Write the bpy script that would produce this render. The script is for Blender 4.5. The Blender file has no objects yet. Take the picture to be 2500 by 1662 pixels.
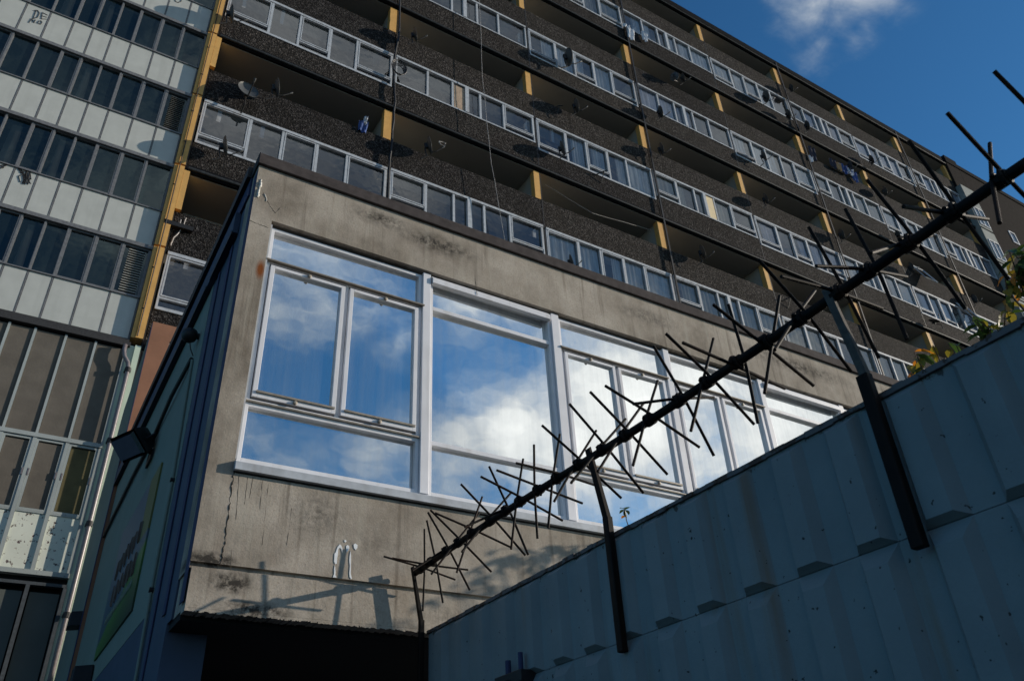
import bpy, math, random
from mathutils import Vector, Matrix
random.seed(7)
sc = bpy.context.scene
C = sc.collection
R3 = ((0.85456, -0.51730, -0.04608), (0.24959, 0.48687, -0.83706), (0.45545, 0.70382, 0.54517))   # camera right / down / forward in world axes
FPX = 1962.4
GZ = -1.6          # ground level: the eye is the origin

def at(px, py, axis, val):
    """a measured sight line meeting a wall plane (axis 0: x = val, 1: y = val)"""
    a, b = (px-1250)/FPX, (py-831)/FPX
    d = [a*R3[0][i] + b*R3[1][i] + R3[2][i] for i in range(3)]
    k = val/d[axis]
    return Vector((d[0]*k, d[1]*k, d[2]*k))

# ------------------------------------------------------------------ materials
def new(name):
    m = bpy.data.materials.new(name); m.use_nodes = True
    nt = m.node_tree; b = nt.nodes['Principled BSDF']
    return m, nt, b
def N(nt, t, **k):
    n = nt.nodes.new(t)
    for a, v in k.items():
        if a in n.inputs: n.inputs[a].default_value = v
        else: setattr(n, a, v)
    return n
def coords(nt, s=(1, 1, 1), loc=(0, 0, 0)):
    g = nt.nodes.new('ShaderNodeNewGeometry'); m = nt.nodes.new('ShaderNodeMapping')
    m.inputs['Scale'].default_value = s; m.inputs['Location'].default_value = loc
    nt.links.new(g.outputs['Position'], m.inputs['Vector']); return m.outputs['Vector']
def noise(nt, scale, detail=4, s=(1, 1, 1), rough=.55, loc=(0, 0, 0), dist=0):
    n = N(nt, 'ShaderNodeTexNoise'); n.inputs['Scale'].default_value = scale
    n.inputs['Detail'].default_value = detail; n.inputs['Roughness'].default_value = rough
    n.inputs['Distortion'].default_value = dist
    nt.links.new(coords(nt, s, loc), n.inputs['Vector']); return n.outputs['Fac']
def ramp(nt, fac, stops, interp='LINEAR'):
    r = nt.nodes.new('ShaderNodeValToRGB'); r.color_ramp.interpolation = interp
    e = r.color_ramp.elements
    while len(e) < len(stops): e.new(.5)
    for el, (p, c) in zip(e, stops):
        el.position = p; el.color = (*c, 1) if len(c) == 3 else c
    nt.links.new(fac, r.inputs['Fac']); return r.outputs['Color']
def mix(nt, a, b, fac, mode='MIX'):
    m = nt.nodes.new('ShaderNodeMix'); m.data_type = 'RGBA'; m.blend_type = mode
    for s, v in ((6, a), (7, b), (0, fac)):
        if hasattr(v, 'is_linked') or isinstance(v, bpy.types.NodeSocket): nt.links.new(v, m.inputs[s])
        elif isinstance(v, (int, float)): m.inputs[s].default_value = v
        else: m.inputs[s].default_value = (*v, 1)
    return m.outputs[2]
def bump(nt, b, h, strength, dist=.01, prev=None):
    n = nt.nodes.new('ShaderNodeBump'); n.inputs['Strength'].default_value = strength
    n.inputs['Distance'].default_value = dist; nt.links.new(h, n.inputs['Height'])
    if prev: nt.links.new(prev, n.inputs['Normal'])
    nt.links.new(n.outputs[0], b.inputs['Normal']); return n.outputs[0]
def plain(name, col, rough=.6, var=.25, scale=6, metal=0, bmp=.15, spec=.4, streak=0, streakcol=(.05, .045, .04)):
    m, nt, b = new(name)
    n1 = noise(nt, scale, 6)
    c = ramp(nt, n1, [(.25, tuple(x*(1-var) for x in col)), (.75, tuple(min(1, x*(1+var)) for x in col))])
    if streak:
        s = noise(nt, 7, 5, s=(1, 1, .08))
        k = ramp(nt, s, [(.5, (0, 0, 0)), (.75, (streak, streak, streak))])
        c = mix(nt, c, streakcol, k)
    nt.links.new(c, b.inputs['Base Color'])
    b.inputs['Roughness'].default_value = rough; b.inputs['Metallic'].default_value = metal
    b.inputs['Specular IOR Level'].default_value = spec
    if bmp: bump(nt, b, noise(nt, scale*8, 4), bmp, .004)
    return m
def spot(nt, cx, cz, r, rz=None, ax=0):
    """soft patch round a point on a wall: ax 0 uses x,z ; ax 1 uses y,z"""
    g = nt.nodes.new('ShaderNodeNewGeometry'); m = nt.nodes.new('ShaderNodeMapping')
    rz = rz or r
    sx = (1/r, 0, 1/rz) if ax == 0 else (0, 1/r, 1/rz)
    m.inputs['Scale'].default_value = sx
    m.inputs['Location'].default_value = ((-cx/r) if ax == 0 else 0, 0 if ax == 0 else -cx/r, -cz/rz)
    gr = nt.nodes.new('ShaderNodeTexGradient'); gr.gradient_type = 'SPHERICAL'
    nt.links.new(g.outputs['Position'], m.inputs['Vector']); nt.links.new(m.outputs[0], gr.inputs[0])
    return gr.outputs['Fac']
def math_(nt, op, a, b=0.0, clamp=False):
    n = nt.nodes.new('ShaderNodeMath'); n.operation = op; n.use_clamp = clamp
    for i, v in ((0, a), (1, b)):
        if isinstance(v, (int, float)): n.inputs[i].default_value = v
        else: nt.links.new(v, n.inputs[i])
    return n.outputs[0]

def concrete():
    m, nt, b = new('weathered_concrete')
    base = ramp(nt, noise(nt, 1.6, 9, rough=.62), [(.3, (.18, .152, .120)), (.48, (.315, .275, .228)), (.72, (.46, .412, .352))])
    base = mix(nt, base, (.20, .172, .135), ramp(nt, noise(nt, 45, 5, rough=.8), [(.5, (0, 0, 0)), (.72, (.75, .75, .75))]))
    base = mix(nt, base, (.46, .42, .35), ramp(nt, noise(nt, 70, 3, loc=(5, 1, 2)), [(.62, (0, 0, 0)), (.74, (.7, .7, .7))]))
    # vertical rain streaks
    base = mix(nt, base, (.40, .37, .31), ramp(nt, noise(nt, 9, 5, s=(1, 1, .07)), [(.52, (0, 0, 0)), (.72, (.5, .5, .5))]))
    base = mix(nt, base, (.11, .088, .066), ramp(nt, noise(nt, 12, 4, s=(1, 1, .05), loc=(3, 0, 0)), [(.56, (0, 0, 0)), (.70, (.6, .6, .6))]))
    dirt = None
    for cx, cz, r, rz, k in ((2.35, 5.70, .42, .14, .8), (3.0, 5.62, .6, .16, .9), (5.9, 5.6, .6, .15, .6), (8.6, 5.62, 1.4, .16, .8), (11, 5.6, 1.4, .2, .9),
                             (1.35, 1.80, .2, .10, 1.4), (1.55, 1.62, .35, .08, 1.2), (1.18, 1.95, .22, .07, 1.7), (1.95, 2.42, .35, .3, .5), (2.5, 2.2, .5, .25, .25), (3.4, 1.72, .7, .1, .5)):
        s = math_(nt, 'MULTIPLY', spot(nt, cx, cz, r, rz), k)
        dirt = s if dirt is None else math_(nt, 'MAXIMUM', dirt, s)
    d = math_(nt, 'MULTIPLY', dirt, ramp(nt, noise(nt, 14, 6, rough=.7), [(.36, (0, 0, 0)), (.62, (1.6, 1.6, 1.6))]), clamp=True)
    base = mix(nt, base, (.045, .04, .034), d)
    rust = math_(nt, 'MULTIPLY', spot(nt, 1.21, 4.62, .05, .13), 1.6, clamp=True)
    base = mix(nt, base, (.20, .06, .015), rust)
    nt.links.new(base, b.inputs['Base Color']); b.inputs['Roughness'].default_value = .93
    b.inputs['Specular IOR Level'].default_value = .2
    p = bump(nt, b, noise(nt, 5, 6), .25, .03)
    bump(nt, b, noise(nt, 60, 6, rough=.75), .55, .006, p)
    return m
def pebbledash():
    m, nt, b = new('pebble_dash')
    v = nt.nodes.new('ShaderNodeTexVoronoi'); v.inputs['Scale'].default_value = 30
    nt.links.new(coords(nt), v.inputs['Vector'])
    sep = nt.nodes.new('ShaderNodeSeparateColor'); nt.links.new(v.outputs['Color'], sep.inputs[0])
    c = ramp(nt, sep.outputs[0], [(0, (.012, .011, .011)), (.45, (.025, .0235, .023)), (.75, (.046, .043, .041)), (1, (.12, .112, .108))])
    c = mix(nt, c, (.03, .027, .024), ramp(nt, noise(nt, 1.2, 6), [(.45, (0, 0, 0)), (.75, (.6, .6, .6))]))
    c = mix(nt, c, (.02, .018, .017), ramp(nt, noise(nt, 2.5, 4, s=(1, 1, .1)), [(.55, (0, 0, 0)), (.75, (.6, .6, .6))]))
    oi = nt.nodes.new('ShaderNodeObjectInfo')
    c = mix(nt, c, ramp(nt, oi.outputs['Random'], [(0, (.68, .68, .70)), (1, (1.12, 1.08, 1.03))]), 1.0, 'MULTIPLY')
    nt.links.new(c, b.inputs['Base Color']); b.inputs['Roughness'].default_value = .9
    b.inputs['Specular IOR Level'].default_value = .05
    bump(nt, b, v.outputs['Distance'], .9, .02)
    return m
def flaked(name, paint, under, amt=.6, scale=14):
    m, nt, b = new(name)
    f = ramp(nt, noise(nt, scale, 8, rough=.7), [(amt, (0, 0, 0)), (amt+.02, (1, 1, 1))])
    p = ramp(nt, noise(nt, 2, 5), [(.3, tuple(x*.85 for x in paint)), (.7, paint)])
    nt.links.new(mix(nt, p, under, f), b.inputs['Base Color']); b.inputs['Roughness'].default_value = .7
    inv = math_(nt, 'SUBTRACT', 1.0, f); bump(nt, b, inv, .5, .004)
    return m
def mirror_glass(name, refl, tint=(.86, .92, 1.0), dark=(.01, .013, .018), rough=.0, clear=0.0, streak=True, wob=.02):
    """glazing: a glossy coat over a dark room, partly see-through when clear > 0"""
    m, nt, b = new(name); nt.nodes.remove(b)
    out = nt.nodes['Material Output']
    g = N(nt, 'ShaderNodeBsdfGlossy'); g.inputs['Color'].default_value = (*tint, 1); g.inputs['Roughness'].default_value = rough
    d = N(nt, 'ShaderNodeBsdfDiffuse'); d.inputs['Color'].default_value = (*dark, 1)
    t = N(nt, 'ShaderNodeBsdfTransparent'); t.inputs['Color'].default_value = (.88, .90, .90, 1)
    lw = N(nt, 'ShaderNodeLayerWeight'); lw.inputs['Blend'].default_value = .35
    f = math_(nt, 'ADD', math_(nt, 'MULTIPLY', lw.outputs['Fresnel'], .75), refl, clamp=True)
    if streak:
        s = ramp(nt, noise(nt, 16, 5, s=(1, 1, .05)), [(.35, (.035, .035, .035)), (.8, (.17, .17, .17))])
        dust = N(nt, 'ShaderNodeBsdfDiffuse'); dust.inputs['Color'].default_value = (.42, .45, .47, 1)
    m1 = nt.nodes.new('ShaderNodeMixShader'); m1.inputs[0].default_value = clear
    nt.links.new(d.outputs[0], m1.inputs[1]); nt.links.new(t.outputs[0], m1.inputs[2])
    m2 = nt.nodes.new('ShaderNodeMixShader'); nt.links.new(f, m2.inputs[0])
    nt.links.new(m1.outputs[0], m2.inputs[1]); nt.links.new(g.outputs[0], m2.inputs[2])
    last = m2
    if streak:
        m3 = nt.nodes.new('ShaderNodeMixShader'); nt.links.new(s, m3.inputs[0])
        nt.links.new(m2.outputs[0], m3.inputs[1]); nt.links.new(dust.outputs[0], m3.inputs[2]); last = m3
    if wob:
        bn = nt.nodes.new('ShaderNodeBump'); bn.inputs['Strength'].default_value = wob; bn.inputs['Distance'].default_value = .1
        nt.links.new(noise(nt, 2.2, 2), bn.inputs['Height']); nt.links.new(bn.outputs[0], g.inputs['Normal'])
    nt.links.new(last.outputs[0], out.inputs[0]); return m
def curtain_mat(name, col):
    m, nt, b = new(name)
    c = ramp(nt, noise(nt, 8, 3, s=(1, 1, .1)), [(.35, tuple(x*.55 for x in col)), (.65, col)])
    nt.links.new(c, b.inputs['Base Color']); b.inputs['Roughness'].default_value = .9
    return m
def corr_paint():
    m, nt, b = new('grey_blue_masonry_paint')
    c = ramp(nt, noise(nt, 1.6, 8, rough=.65), [(.3, (.140, .172, .182)), (.7, (.190, .224, .232))])
    c = mix(nt, c, (.24, .29, .30), ramp(nt, noise(nt, 3.5, 6, s=(1, 1, .12), loc=(7, 0, 0)), [(.55, (0, 0, 0)), (.75, (.5, .5, .5))]))
    c = mix(nt, c, (.17, .11, .06), ramp(nt, noise(nt, 5, 5, s=(1, 1, .05)), [(.62, (0, 0, 0)), (.74, (.6, .6, .6))]))
    c = mix(nt, c, (.015, .014, .012), ramp(nt, noise(nt, 30, 2, loc=(1, 2, 3)), [(.715, (0, 0, 0)), (.735, (.95, .95, .95))]))
    c = mix(nt, c, (.04, .032, .025), ramp(nt, noise(nt, 8, 7, loc=(3, 2, 3), rough=.85), [(.69, (0, 0, 0)), (.71, (.8, .8, .8))]))
    g = nt.nodes.new('ShaderNodeNewGeometry'); sp_ = nt.nodes.new('ShaderNodeSeparateXYZ'); nt.links.new(g.outputs['Position'], sp_.inputs[0])
    top = math_(nt, 'MULTIPLY', math_(nt, 'SUBTRACT', sp_.outputs['Z'], 1.46), 9.0, clamp=True)      # paint chipped off along the capping
    chip = ramp(nt, math_(nt, 'ADD', math_(nt, 'MULTIPLY', top, .30), noise(nt, 11, 7, loc=(2, 9, 1), rough=.75)), [(.74, (0, 0, 0)), (.77, (.9, .9, .9))])
    c = mix(nt, c, (.035, .03, .025), chip)
    nt.links.new(c, b.inputs['Base Color']); b.inputs['Roughness'].default_value = .62
    b.inputs['Specular IOR Level'].default_value = .35
    p = bump(nt, b, noise(nt, 6, 7), .45, .012)
    bump(nt, b, noise(nt, 60, 6, rough=.75), .6, .004, p)
    return m
def leaf_mat(name, c1, c2):
    m, nt, b = new(name)
    nt.links.new(ramp(nt, noise(nt, 14, 3), [(.35, c1), (.65, c2)]), b.inputs['Base Color'])
    b.inputs['Roughness'].default_value = .45
    out = nt.nodes['Material Output']; tr = N(nt, 'ShaderNodeBsdfTranslucent'); tr.inputs[0].default_value = (*c2, 1)
    mx = nt.nodes.new('ShaderNodeMixShader'); mx.inputs[0].default_value = .35
    nt.links.new(b.outputs[0], mx.inputs[1]); nt.links.new(tr.outputs[0], mx.inputs[2]); nt.links.new(mx.outputs[0], out.inputs[0])
    return m
def poster_mat():
    """printed board: blue sky, a yellow band and a green hill"""
    m, nt, b = new('printed_board')
    g = nt.nodes.new('ShaderNodeNewGeometry'); sp = nt.nodes.new('ShaderNodeSeparateXYZ'); nt.links.new(g.outputs['Position'], sp.inputs[0])
    h = math_(nt, 'ADD', sp.outputs['Z'], math_(nt, 'MULTIPLY', sp.outputs['Y'], .22))    # hill slope
    h = math_(nt, 'ADD', h, math_(nt, 'MULTIPLY', noise(nt, 1.2, 3), .25))
    f = math_(nt, 'SUBTRACT', h, 4.2)
    c = ramp(nt, f, [(0, (.006, .022, .005)), (.35, (.025, .085, .011)), (.62, (.06, .17, .02)), (.70, (.045, .085, .115)), (1, (.055, .10, .135))])
    y = math_(nt, 'LESS_THAN', sp.outputs['Y'], 9.05); z = math_(nt, 'GREATER_THAN', sp.outputs['Z'], 3.0)
    c = mix(nt, c, (.12, .125, .018), math_(nt, 'MULTIPLY', math_(nt, 'MULTIPLY', y, z), .9))
    nt.links.new(c, b.inputs['Base Color']); b.inputs['Roughness'].default_value = .5
    return m

M = dict(
    conc=concrete(), pebble=pebbledash(),
    coping=plain('dark_stone_coping', (.065, .056, .055), .9, .3, 12, bmp=.4, spec=.1),
    white=plain('white_window_paint', (.68, .685, .72), .45, .08, 4, bmp=.08, streak=.45, streakcol=(.45, .42, .38)),
    whited=plain('aged_white_paint', (.40, .43, .47), .6, .2, 9, bmp=.1, streak=.5, streakcol=(.22, .2, .18)),
    ledge=plain('weathered_aluminium', (.26, .23, .19), .5, .3, 20, metal=.2, bmp=.1),
    black=plain('black_metal', (.012, .012, .013), .55, .3, 20, bmp=.2),
    rail=plain('black_painted_iron', (.006, .005, .0045), .65, .4, 12, bmp=.15, spec=.12, streak=.7, streakcol=(.05, .022, .012)),
    grease=plain('grey_galvanised_steel', (.09, .085, .08), .8, .4, 25, metal=.3, bmp=.4),
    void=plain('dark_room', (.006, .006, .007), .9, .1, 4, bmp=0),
    navy=plain('navy_wall_paint', (.045, .065, .105), .7, .12, 3, bmp=.15),
    navyd=plain('deep_blue_edge_paint', (.022, .030, .085), .7, .2, 12, bmp=.3),
    mint=plain('pale_mint_wall_paint', (.17, .215, .185), .75, .08, 2, bmp=.1, streak=.15, streakcol=(.12, .13, .1)),
    mintb=plain('mint_column_paint', (.50, .60, .48), .6, .08, 3, bmp=.05),
    terra=plain('terracotta_render', (.26, .125, .075), .9, .15, 3, bmp=.2, streak=.3, streakcol=(.12, .07, .05)),
    yellow=plain('ochre_column_paint', (.60, .34, .10), .7, .12, 5, bmp=.1, streak=.25, streakcol=(.3, .18, .08)),
    panel=plain('pale_spandrel_panel', (.44, .455, .43), .45, .09, 2.5, bmp=.02, streak=.3, streakcol=(.3, .31, .29)),
    tframe=plain('grey_steel_frame', (.14, .145, .155), .5, .3, 18, bmp=.1),
    shadeframe=plain('shade_darkened_frame', (.055, .065, .075), .6, .3, 18, bmp=.1),  # darker copy of the white mullions, shade put into the colour
    tledge=plain('black_flaking_ledge', (.03, .03, .032), .7, .5, 30, bmp=.3),
    tframew=flaked('flaking_white_mullion', (.33, .37, .37), (.16, .15, .14), .62, 30),
    flake=flaked('flaking_white_panel', (.66, .70, .62), (.07, .045, .05), .585, 12),
    flake_shaded=flaked('peeled_white_panel_shaded', (.09, .105, .10), (.012, .012, .012), .66, 2.2),  # white panels darkened in colour to carry the shade low on the tower
    board=plain('grey_fibre_board', (.115, .102, .086), .95, .2, 2.5, bmp=.6),
    ochreb=plain('stained_board', (.10, .085, .04), .95, .3, 3, bmp=.4),
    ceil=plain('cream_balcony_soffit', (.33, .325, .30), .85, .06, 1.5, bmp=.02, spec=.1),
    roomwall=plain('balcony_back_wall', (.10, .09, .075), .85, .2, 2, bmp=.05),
    slab=plain('black_slab_edge', (.011, .012, .014), .9, .4, 8, bmp=.15, spec=.02),
    gutter=plain('grey_gutter', (.035, .04, .045), .6, .4, 8, bmp=.1, spec=.2),
    pipe=plain('grey_cast_iron_pipe', (.17, .145, .15), .35, .3, 20, bmp=.1, spec=.7),
    cable=plain('black_cable', (.01, .01, .011), .5, .1, 8, bmp=0),
    wire=plain('pale_wire', (.35, .33, .32), .5, .1, 8, bmp=0),
    dish=plain('grey_dish_paint', (.06, .065, .068), .55, .2, 8, bmp=.05),
    ply=plain('plywood_board', (.38, .28, .20), .8, .35, 5, bmp=.1),
    cream=plain('cream_board', (.72, .58, .36), .8, .1, 4, bmp=.05),
    corr=corr_paint(),
    cope2=flaked('rusty_grey_capping', (.11, .10, .10), (.05, .025, .015), .52, 9),
    ground=plain('asphalt', (.05, .05, .05), .9, .2, 4, bmp=.3),
    glass=mirror_glass('sky_reflecting_glass', .66, tint=(.96, .98, .965), clear=.85),
    mglass=mirror_glass('grey_window_glass', .085, tint=(.88, .92, .96), dark=(.03, .03, .032), clear=.75, wob=.05, streak=False),
    tglass=mirror_glass('dark_teal_glass', .03, tint=(.65, .85, .9), dark=(.014, .024, .027), clear=.4, wob=.03, streak=False),
    lamp_lens=mirror_glass('lamp_glass', .12, dark=(.05, .06, .06), streak=False, wob=0),
    cur=curtain_mat('white_net_curtain', (.80, .85, .90)), cur2=curtain_mat('blue_grey_curtain', (.55, .62, .80)),
    cur3=curtain_mat('cream_blind_and_reflection', (.55, .55, .50)), room=plain('dim_room_wall', (.03, .028, .026), .9, .2, 1, bmp=0),
    louvre=plain('louvre_grey', (.42, .42, .39), .5, .1, 8, bmp=.05),
    ink=plain('black_marker_ink', (.012, .012, .013), .6, .1, 8, bmp=0),
    drip=plain('white_filler', (.75, .77, .78), .35, .12, 20, bmp=.3),
    lime=plain('lime_deposit', (.55, .54, .50), .8, .2, 20, bmp=.2),
    stain=plain('brown_stain', (.10, .08, .06), .95, .3, 20, bmp=0),
    crack=plain('crack_shadow', (.03, .025, .02), .95, .2, 20, bmp=0),
    poster=poster_mat(), brownink=plain('brown_lettering', (.10, .07, .055), .6, .2, 20, bmp=0),
    whiteink=plain('white_lettering', (.16, .2, .16), .6, .2, 20, bmp=0),
    bark=plain('bark', (.09, .065, .05), .9, .3, 25, bmp=.5),
    lgreen=leaf_mat('green_leaf', (.018, .04, .010), (.05, .10, .02)),
    lyellow=leaf_mat('yellow_green_leaf', (.12, .15, .02), (.30, .24, .03)),
    lorange=leaf_mat('orange_leaf', (.45, .10, .01), (.75, .27, .02)),
    cbrick=plain('dark_end_brickwork', (.024, .021, .020), .95, .25, 5, bmp=.3, spec=.02),
    pale=plain('pale_stair_cladding', (.25, .27, .26), .8, .12, 2, bmp=.1, spec=.1, streak=.4, streakcol=(.16, .16, .15)),
    cloth1=plain('blue_cloth', (.05, .09, .25), .9, .3, 10), cloth2=plain('white_cloth', (.6, .62, .66), .9, .2, 10),
    cloth3=plain('dark_cloth', (.03, .03, .05), .9, .3, 10), cloth4=plain('tan_cloth', (.5, .3, .15), .9, .2, 10),
)

# ------------------------------------------------------------------ mesh helpers
WL = {}
class MB:
    def __init__(s): s.v, s.f, s.sm = [], [], False
    def quad(s, *p):
        i = len(s.v); s.v += [tuple(q) for q in p]; s.f.append(tuple(range(i, i+len(p)))); return s
    def box(s, x0, x1, y0, y1, z0, z1):
        i = len(s.v)
        s.v += [(x, y, z) for z in (z0, z1) for y in (y0, y1) for x in (x0, x1)]
        for q in ((0, 2, 3, 1), (4, 5, 7, 6), (0, 1, 5, 4), (2, 6, 7, 3), (0, 4, 6, 2), (1, 3, 7, 5)): s.f.append(tuple(i+k for k in q))
        return s
    def prism(s, pts, d):
        """closed outline pts extruded by vector d"""
        i = len(s.v); n = len(pts); d = Vector(d)
        s.v += [tuple(p) for p in pts] + [tuple(Vector(p)+d) for p in pts]
        s.f.append(tuple(range(i+n-1, i-1, -1))); s.f.append(tuple(range(i+n, i+2*n)))
        for k in range(n): s.f.append((i+k, i+(k+1) % n, i+n+(k+1) % n, i+n+k))
        return s
    def tube(s, pts, r, n=8, cap=True):
        pts = [Vector(p) for p in pts]; rings = []
        rr = r if isinstance(r, (list, tuple)) else [r]*len(pts)
        up = None
        for k, p in enumerate(pts):
            t = (pts[min(k+1, len(pts)-1)] - pts[max(k-1, 0)]).normalized()
            if up is None or abs(up.dot(t)) > .95: up = Vector((0, 0, 1)) if abs(t.z) < .9 else Vector((1, 0, 0))
            a = t.cross(up).normalized(); b = a.cross(t).normalized(); up = b
            i = len(s.v); rings.append(i)
            s.v += [tuple(p + (a*math.cos(2*math.pi*j/n) + b*math.sin(2*math.pi*j/n))*rr[k]) for j in range(n)]
        for a, b in zip(rings, rings[1:]):
            for j in range(n): s.f.append((a+j, a+(j+1) % n, b+(j+1) % n, b+j))
        if cap: s.f.append(tuple(range(rings[0]+n-1, rings[0]-1, -1))); s.f.append(tuple(range(rings[-1], rings[-1]+n)))
        return s
    def build(s, name, mat, parent=None, smooth=False, bevel=0):
        off = WL.get(parent.name, Vector((0, 0, 0))) if parent else Vector((0, 0, 0))
        me = bpy.data.meshes.new(name)
        me.from_pydata([tuple(Vector(p)-off) for p in s.v], [], s.f); me.update()
        me.materials.append(M[mat])
        if smooth:
            for p in me.polygons: p.use_smooth = True
        o = bpy.data.objects.new(name, me); C.objects.link(o)
        if parent: o.parent = parent; WL[o.name] = off
        else: WL[o.name] = Vector((0, 0, 0))
        if bevel:
            b = o.modifiers.new('b', 'BEVEL'); b.width = bevel; b.segments = 2; b.limit_method = 'ANGLE'
        return o
def tag(o, label, cat, group=None, kind=None):
    if label: o['label'] = label
    if cat: o['category'] = cat
    if group: o['group'] = group
    if kind: o['kind'] = kind
    return o
def thing(name, label, cat, loc=(0, 0, 0), group=None):
    o = bpy.data.objects.new(name, None); C.objects.link(o); o.location = loc
    WL[o.name] = Vector(loc); tag(o, label, cat, group); return o

# ------------------------------------------------------------------ ground
g = MB().quad((-150, -150, GZ), (250, -150, GZ), (250, 250, GZ), (-150, 250, GZ)).build('ground', 'ground')
tag(g, 'dark asphalt ground around the buildings', 'ground', kind='structure')

# ================================================================== corrugated boundary wall
SW = .988
WX = 2.890; KW = WX/2.92; RD = .042      # inner face, rib depth
OX = WX-RD
wall = thing('boundary_wall', 'grey blue painted ribbed boundary wall in shade under the spiked bar', 'wall', (WX, 2, GZ))
def ribbed(z_levels, y_far, y_near):
    """rows of (z, depth 0..1); ribs stand 6 cm towards -x"""
    m = MB(); ys = []
    y = 2.319 + .3172*12
    cols = []
    while y > y_near:
        for dy, k in ((0, 0), (-.033, 1), (-.143, 1), (-.187, 0)):
            cols.append(((y)*KW+dy*(1 if k == 0 else 1), k))
        y -= .3172
    cols = [c for c in cols if y_near < c[0] < y_far]
    cols = [(y_far, 0)] + cols + [(y_near, 0)]
    rows = []
    for z, d in z_levels:
        i = len(m.v); rows.append(i)
        m.v += [(WX - RD*k*d, yy, z) for yy, k in cols]
    n = len(cols)
    for a, b in zip(rows, rows[1:]):
        for j in range(n-1):      # split each quad so that the rib ends stay crisp
            flat_low = abs(m.v[a+j][0]-m.v[a+j+1][0]) < 1e-6
            k0, k1 = cols[j][1], cols[j+1][1]
            if k0 == k1: m.f.append((a+j, a+j+1, b+j+1, b+j))
            elif (k1 > k0) == flat_low: m.f += [(a+j, a+j+1, b+j+1), (a+j, b+j+1, b+j)]
            else: m.f += [(a+j, a+j+1, b+j), (a+j+1, b+j+1, b+j)]
    # back and end
    z0, z1 = z_levels[0][0], z_levels[-1][0]
    m.quad((WX+.12, y_far, z0), (WX+.12, y_far, z1), (WX+.12, y_near, z1), (WX+.12, y_near, z0))
    m.quad((WX, y_far, z0), (WX, y_far, z1), (WX+.12, y_far, z1), (WX+.12, y_far, z0))
    return m
ribbed([(GZ, 1), (.902, 1), (.975, 0)], 5.90, -5).build('lower_sheet', 'corr', wall)
ribbed([(.978, 0), (1.003, 1), (1.500, 1), (1.538, 0), (1.550, 0)], 5.90, -5).build('upper_sheet', 'corr', wall)
cp = MB()
y = 5.91; random.seed(3)
while y > -5:
    y2 = y - random.uniform(.05, .13)
    e = random.uniform(0, .006)
    cp.box(WX-.012-e, WX+.135, y2, y, 1.547-random.uniform(0, .008), 1.566+random.uniform(-.003, .003)); y = y2
cp.build('capping', 'cope2', wall)
# latch bracket on the wall
lt = thing('steel_latch', 'dark steel latch bracket with two upright pegs low on the ribbed wall', 'latch', tuple(at(1170, 1640, 0, WX-.05)))
MB().box(OX-.07, OX+.05, 4.40, 4.72, .93, 1.0).build('bracket_plate', 'black', lt, bevel=.006)
MB().box(OX-.11, OX-.05, 4.52, 4.80, .86, .955).build('bracket_arm', 'black', lt, bevel=.006)
MB().tube([(OX-.035, 4.45, .99), (OX-.035, 4.45, 1.105)], .016, 10).build('peg', 'navyd', lt)
MB().tube([(OX-.035, 4.60, .99), (OX-.035, 4.60, 1.085)], .019, 10).build('peg', 'navyd', lt)

# ================================================================== spiked rail
BX, BZ = 2.80*SW, 2.040*SW
sp = thing('spiked_security_rail', 'black iron bar with crossed steel spikes on bent posts above the ribbed wall', 'security spikes', (BX, 2, GZ))
pts = []
yy = 5.93
while yy > -1.5:
    pts.append((BX, yy, BZ + .012*math.sin(yy*1.7) + (.02 if yy < 1.6 else 0)*min(1, (1.6-yy)))); yy -= .3
MB().tube(pts, .0235, 14).build('bar', 'rail', sp, smooth=True)
def barz(y): return BZ + .012*math.sin(y*1.7) + (.02 if y < 1.6 else 0)*min(1, (1.6-y))
CL = [(5.87, 89, -9), (5.67, 102, 179), (5.43, 124, 35), (5.22, 142, 52), (5.0, 165, 69), (4.74, 137, 50), (4.53, 114, 28), (4.33, 162, 80),
      (4.10, 170, 87), (3.88, 177, 78), (3.64, 144, 55), (3.40, 133, 48), (3.18, 142, 52), (2.96, 158, 64), (2.72, 116, 18), (2.50, 144, 66), (2.28, 94, 172),
      (2.08, 67, 154), (1.87, 137, 47), (1.655, 110, 4), (1.49, 98, 14), (1.29, 118, 30), (1.085, 121, 17), (.882, 144, 60), (.680, 130, 42),
      (.45, 131, 41), (.24, 165, 75), (.03, 110, 20), (-.18, 145, 55), (-.4, 95, 5)]
for n, (y, a, b) in enumerate(CL):
    y *= SW
    z = barz(y)
    c = MB().tube([(BX, y+.032, z), (BX, y+.028, z), (BX, y-.028, z), (BX, y-.032, z)], [.025, .031, .031, .025], 12)
    for s in (1, -1):
        ang = math.radians((a+b)/2 + (90 if s < 0 else 0))
        c.tube([(BX+.036*math.cos(ang+k), y+.014*s, z+.036*math.sin(ang+k)) for k in (-1.1, -.55, 0, .55, 1.1)], .0095, 6)
    col = c.build('spike_collar', 'rail', sp, smooth=False)
    for j, an in enumerate((a, b)):
        an = math.radians(an); dy = .009*(1 if j else -1)
        L1, L2 = .33+random.uniform(-.008, .008), .33+random.uniform(-.008, .008)
        d = Vector((math.cos(an), random.uniform(-.05, .05), math.sin(an)))
        c0 = Vector((BX, y+dy*2, z)); off = Vector((-math.sin(an), 0, math.cos(an)))*.024*(1 if j else -1)
        kink = Vector((0, random.uniform(-.01, .01), 0))
        MB().tube([c0+off*.6+d*L1, c0+off*.85+d*.05+kink, c0+off*.85-d*.05+kink, c0+off*.6-d*L2], .0082, 8).build('spike', 'rail', col, smooth=False)
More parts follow.
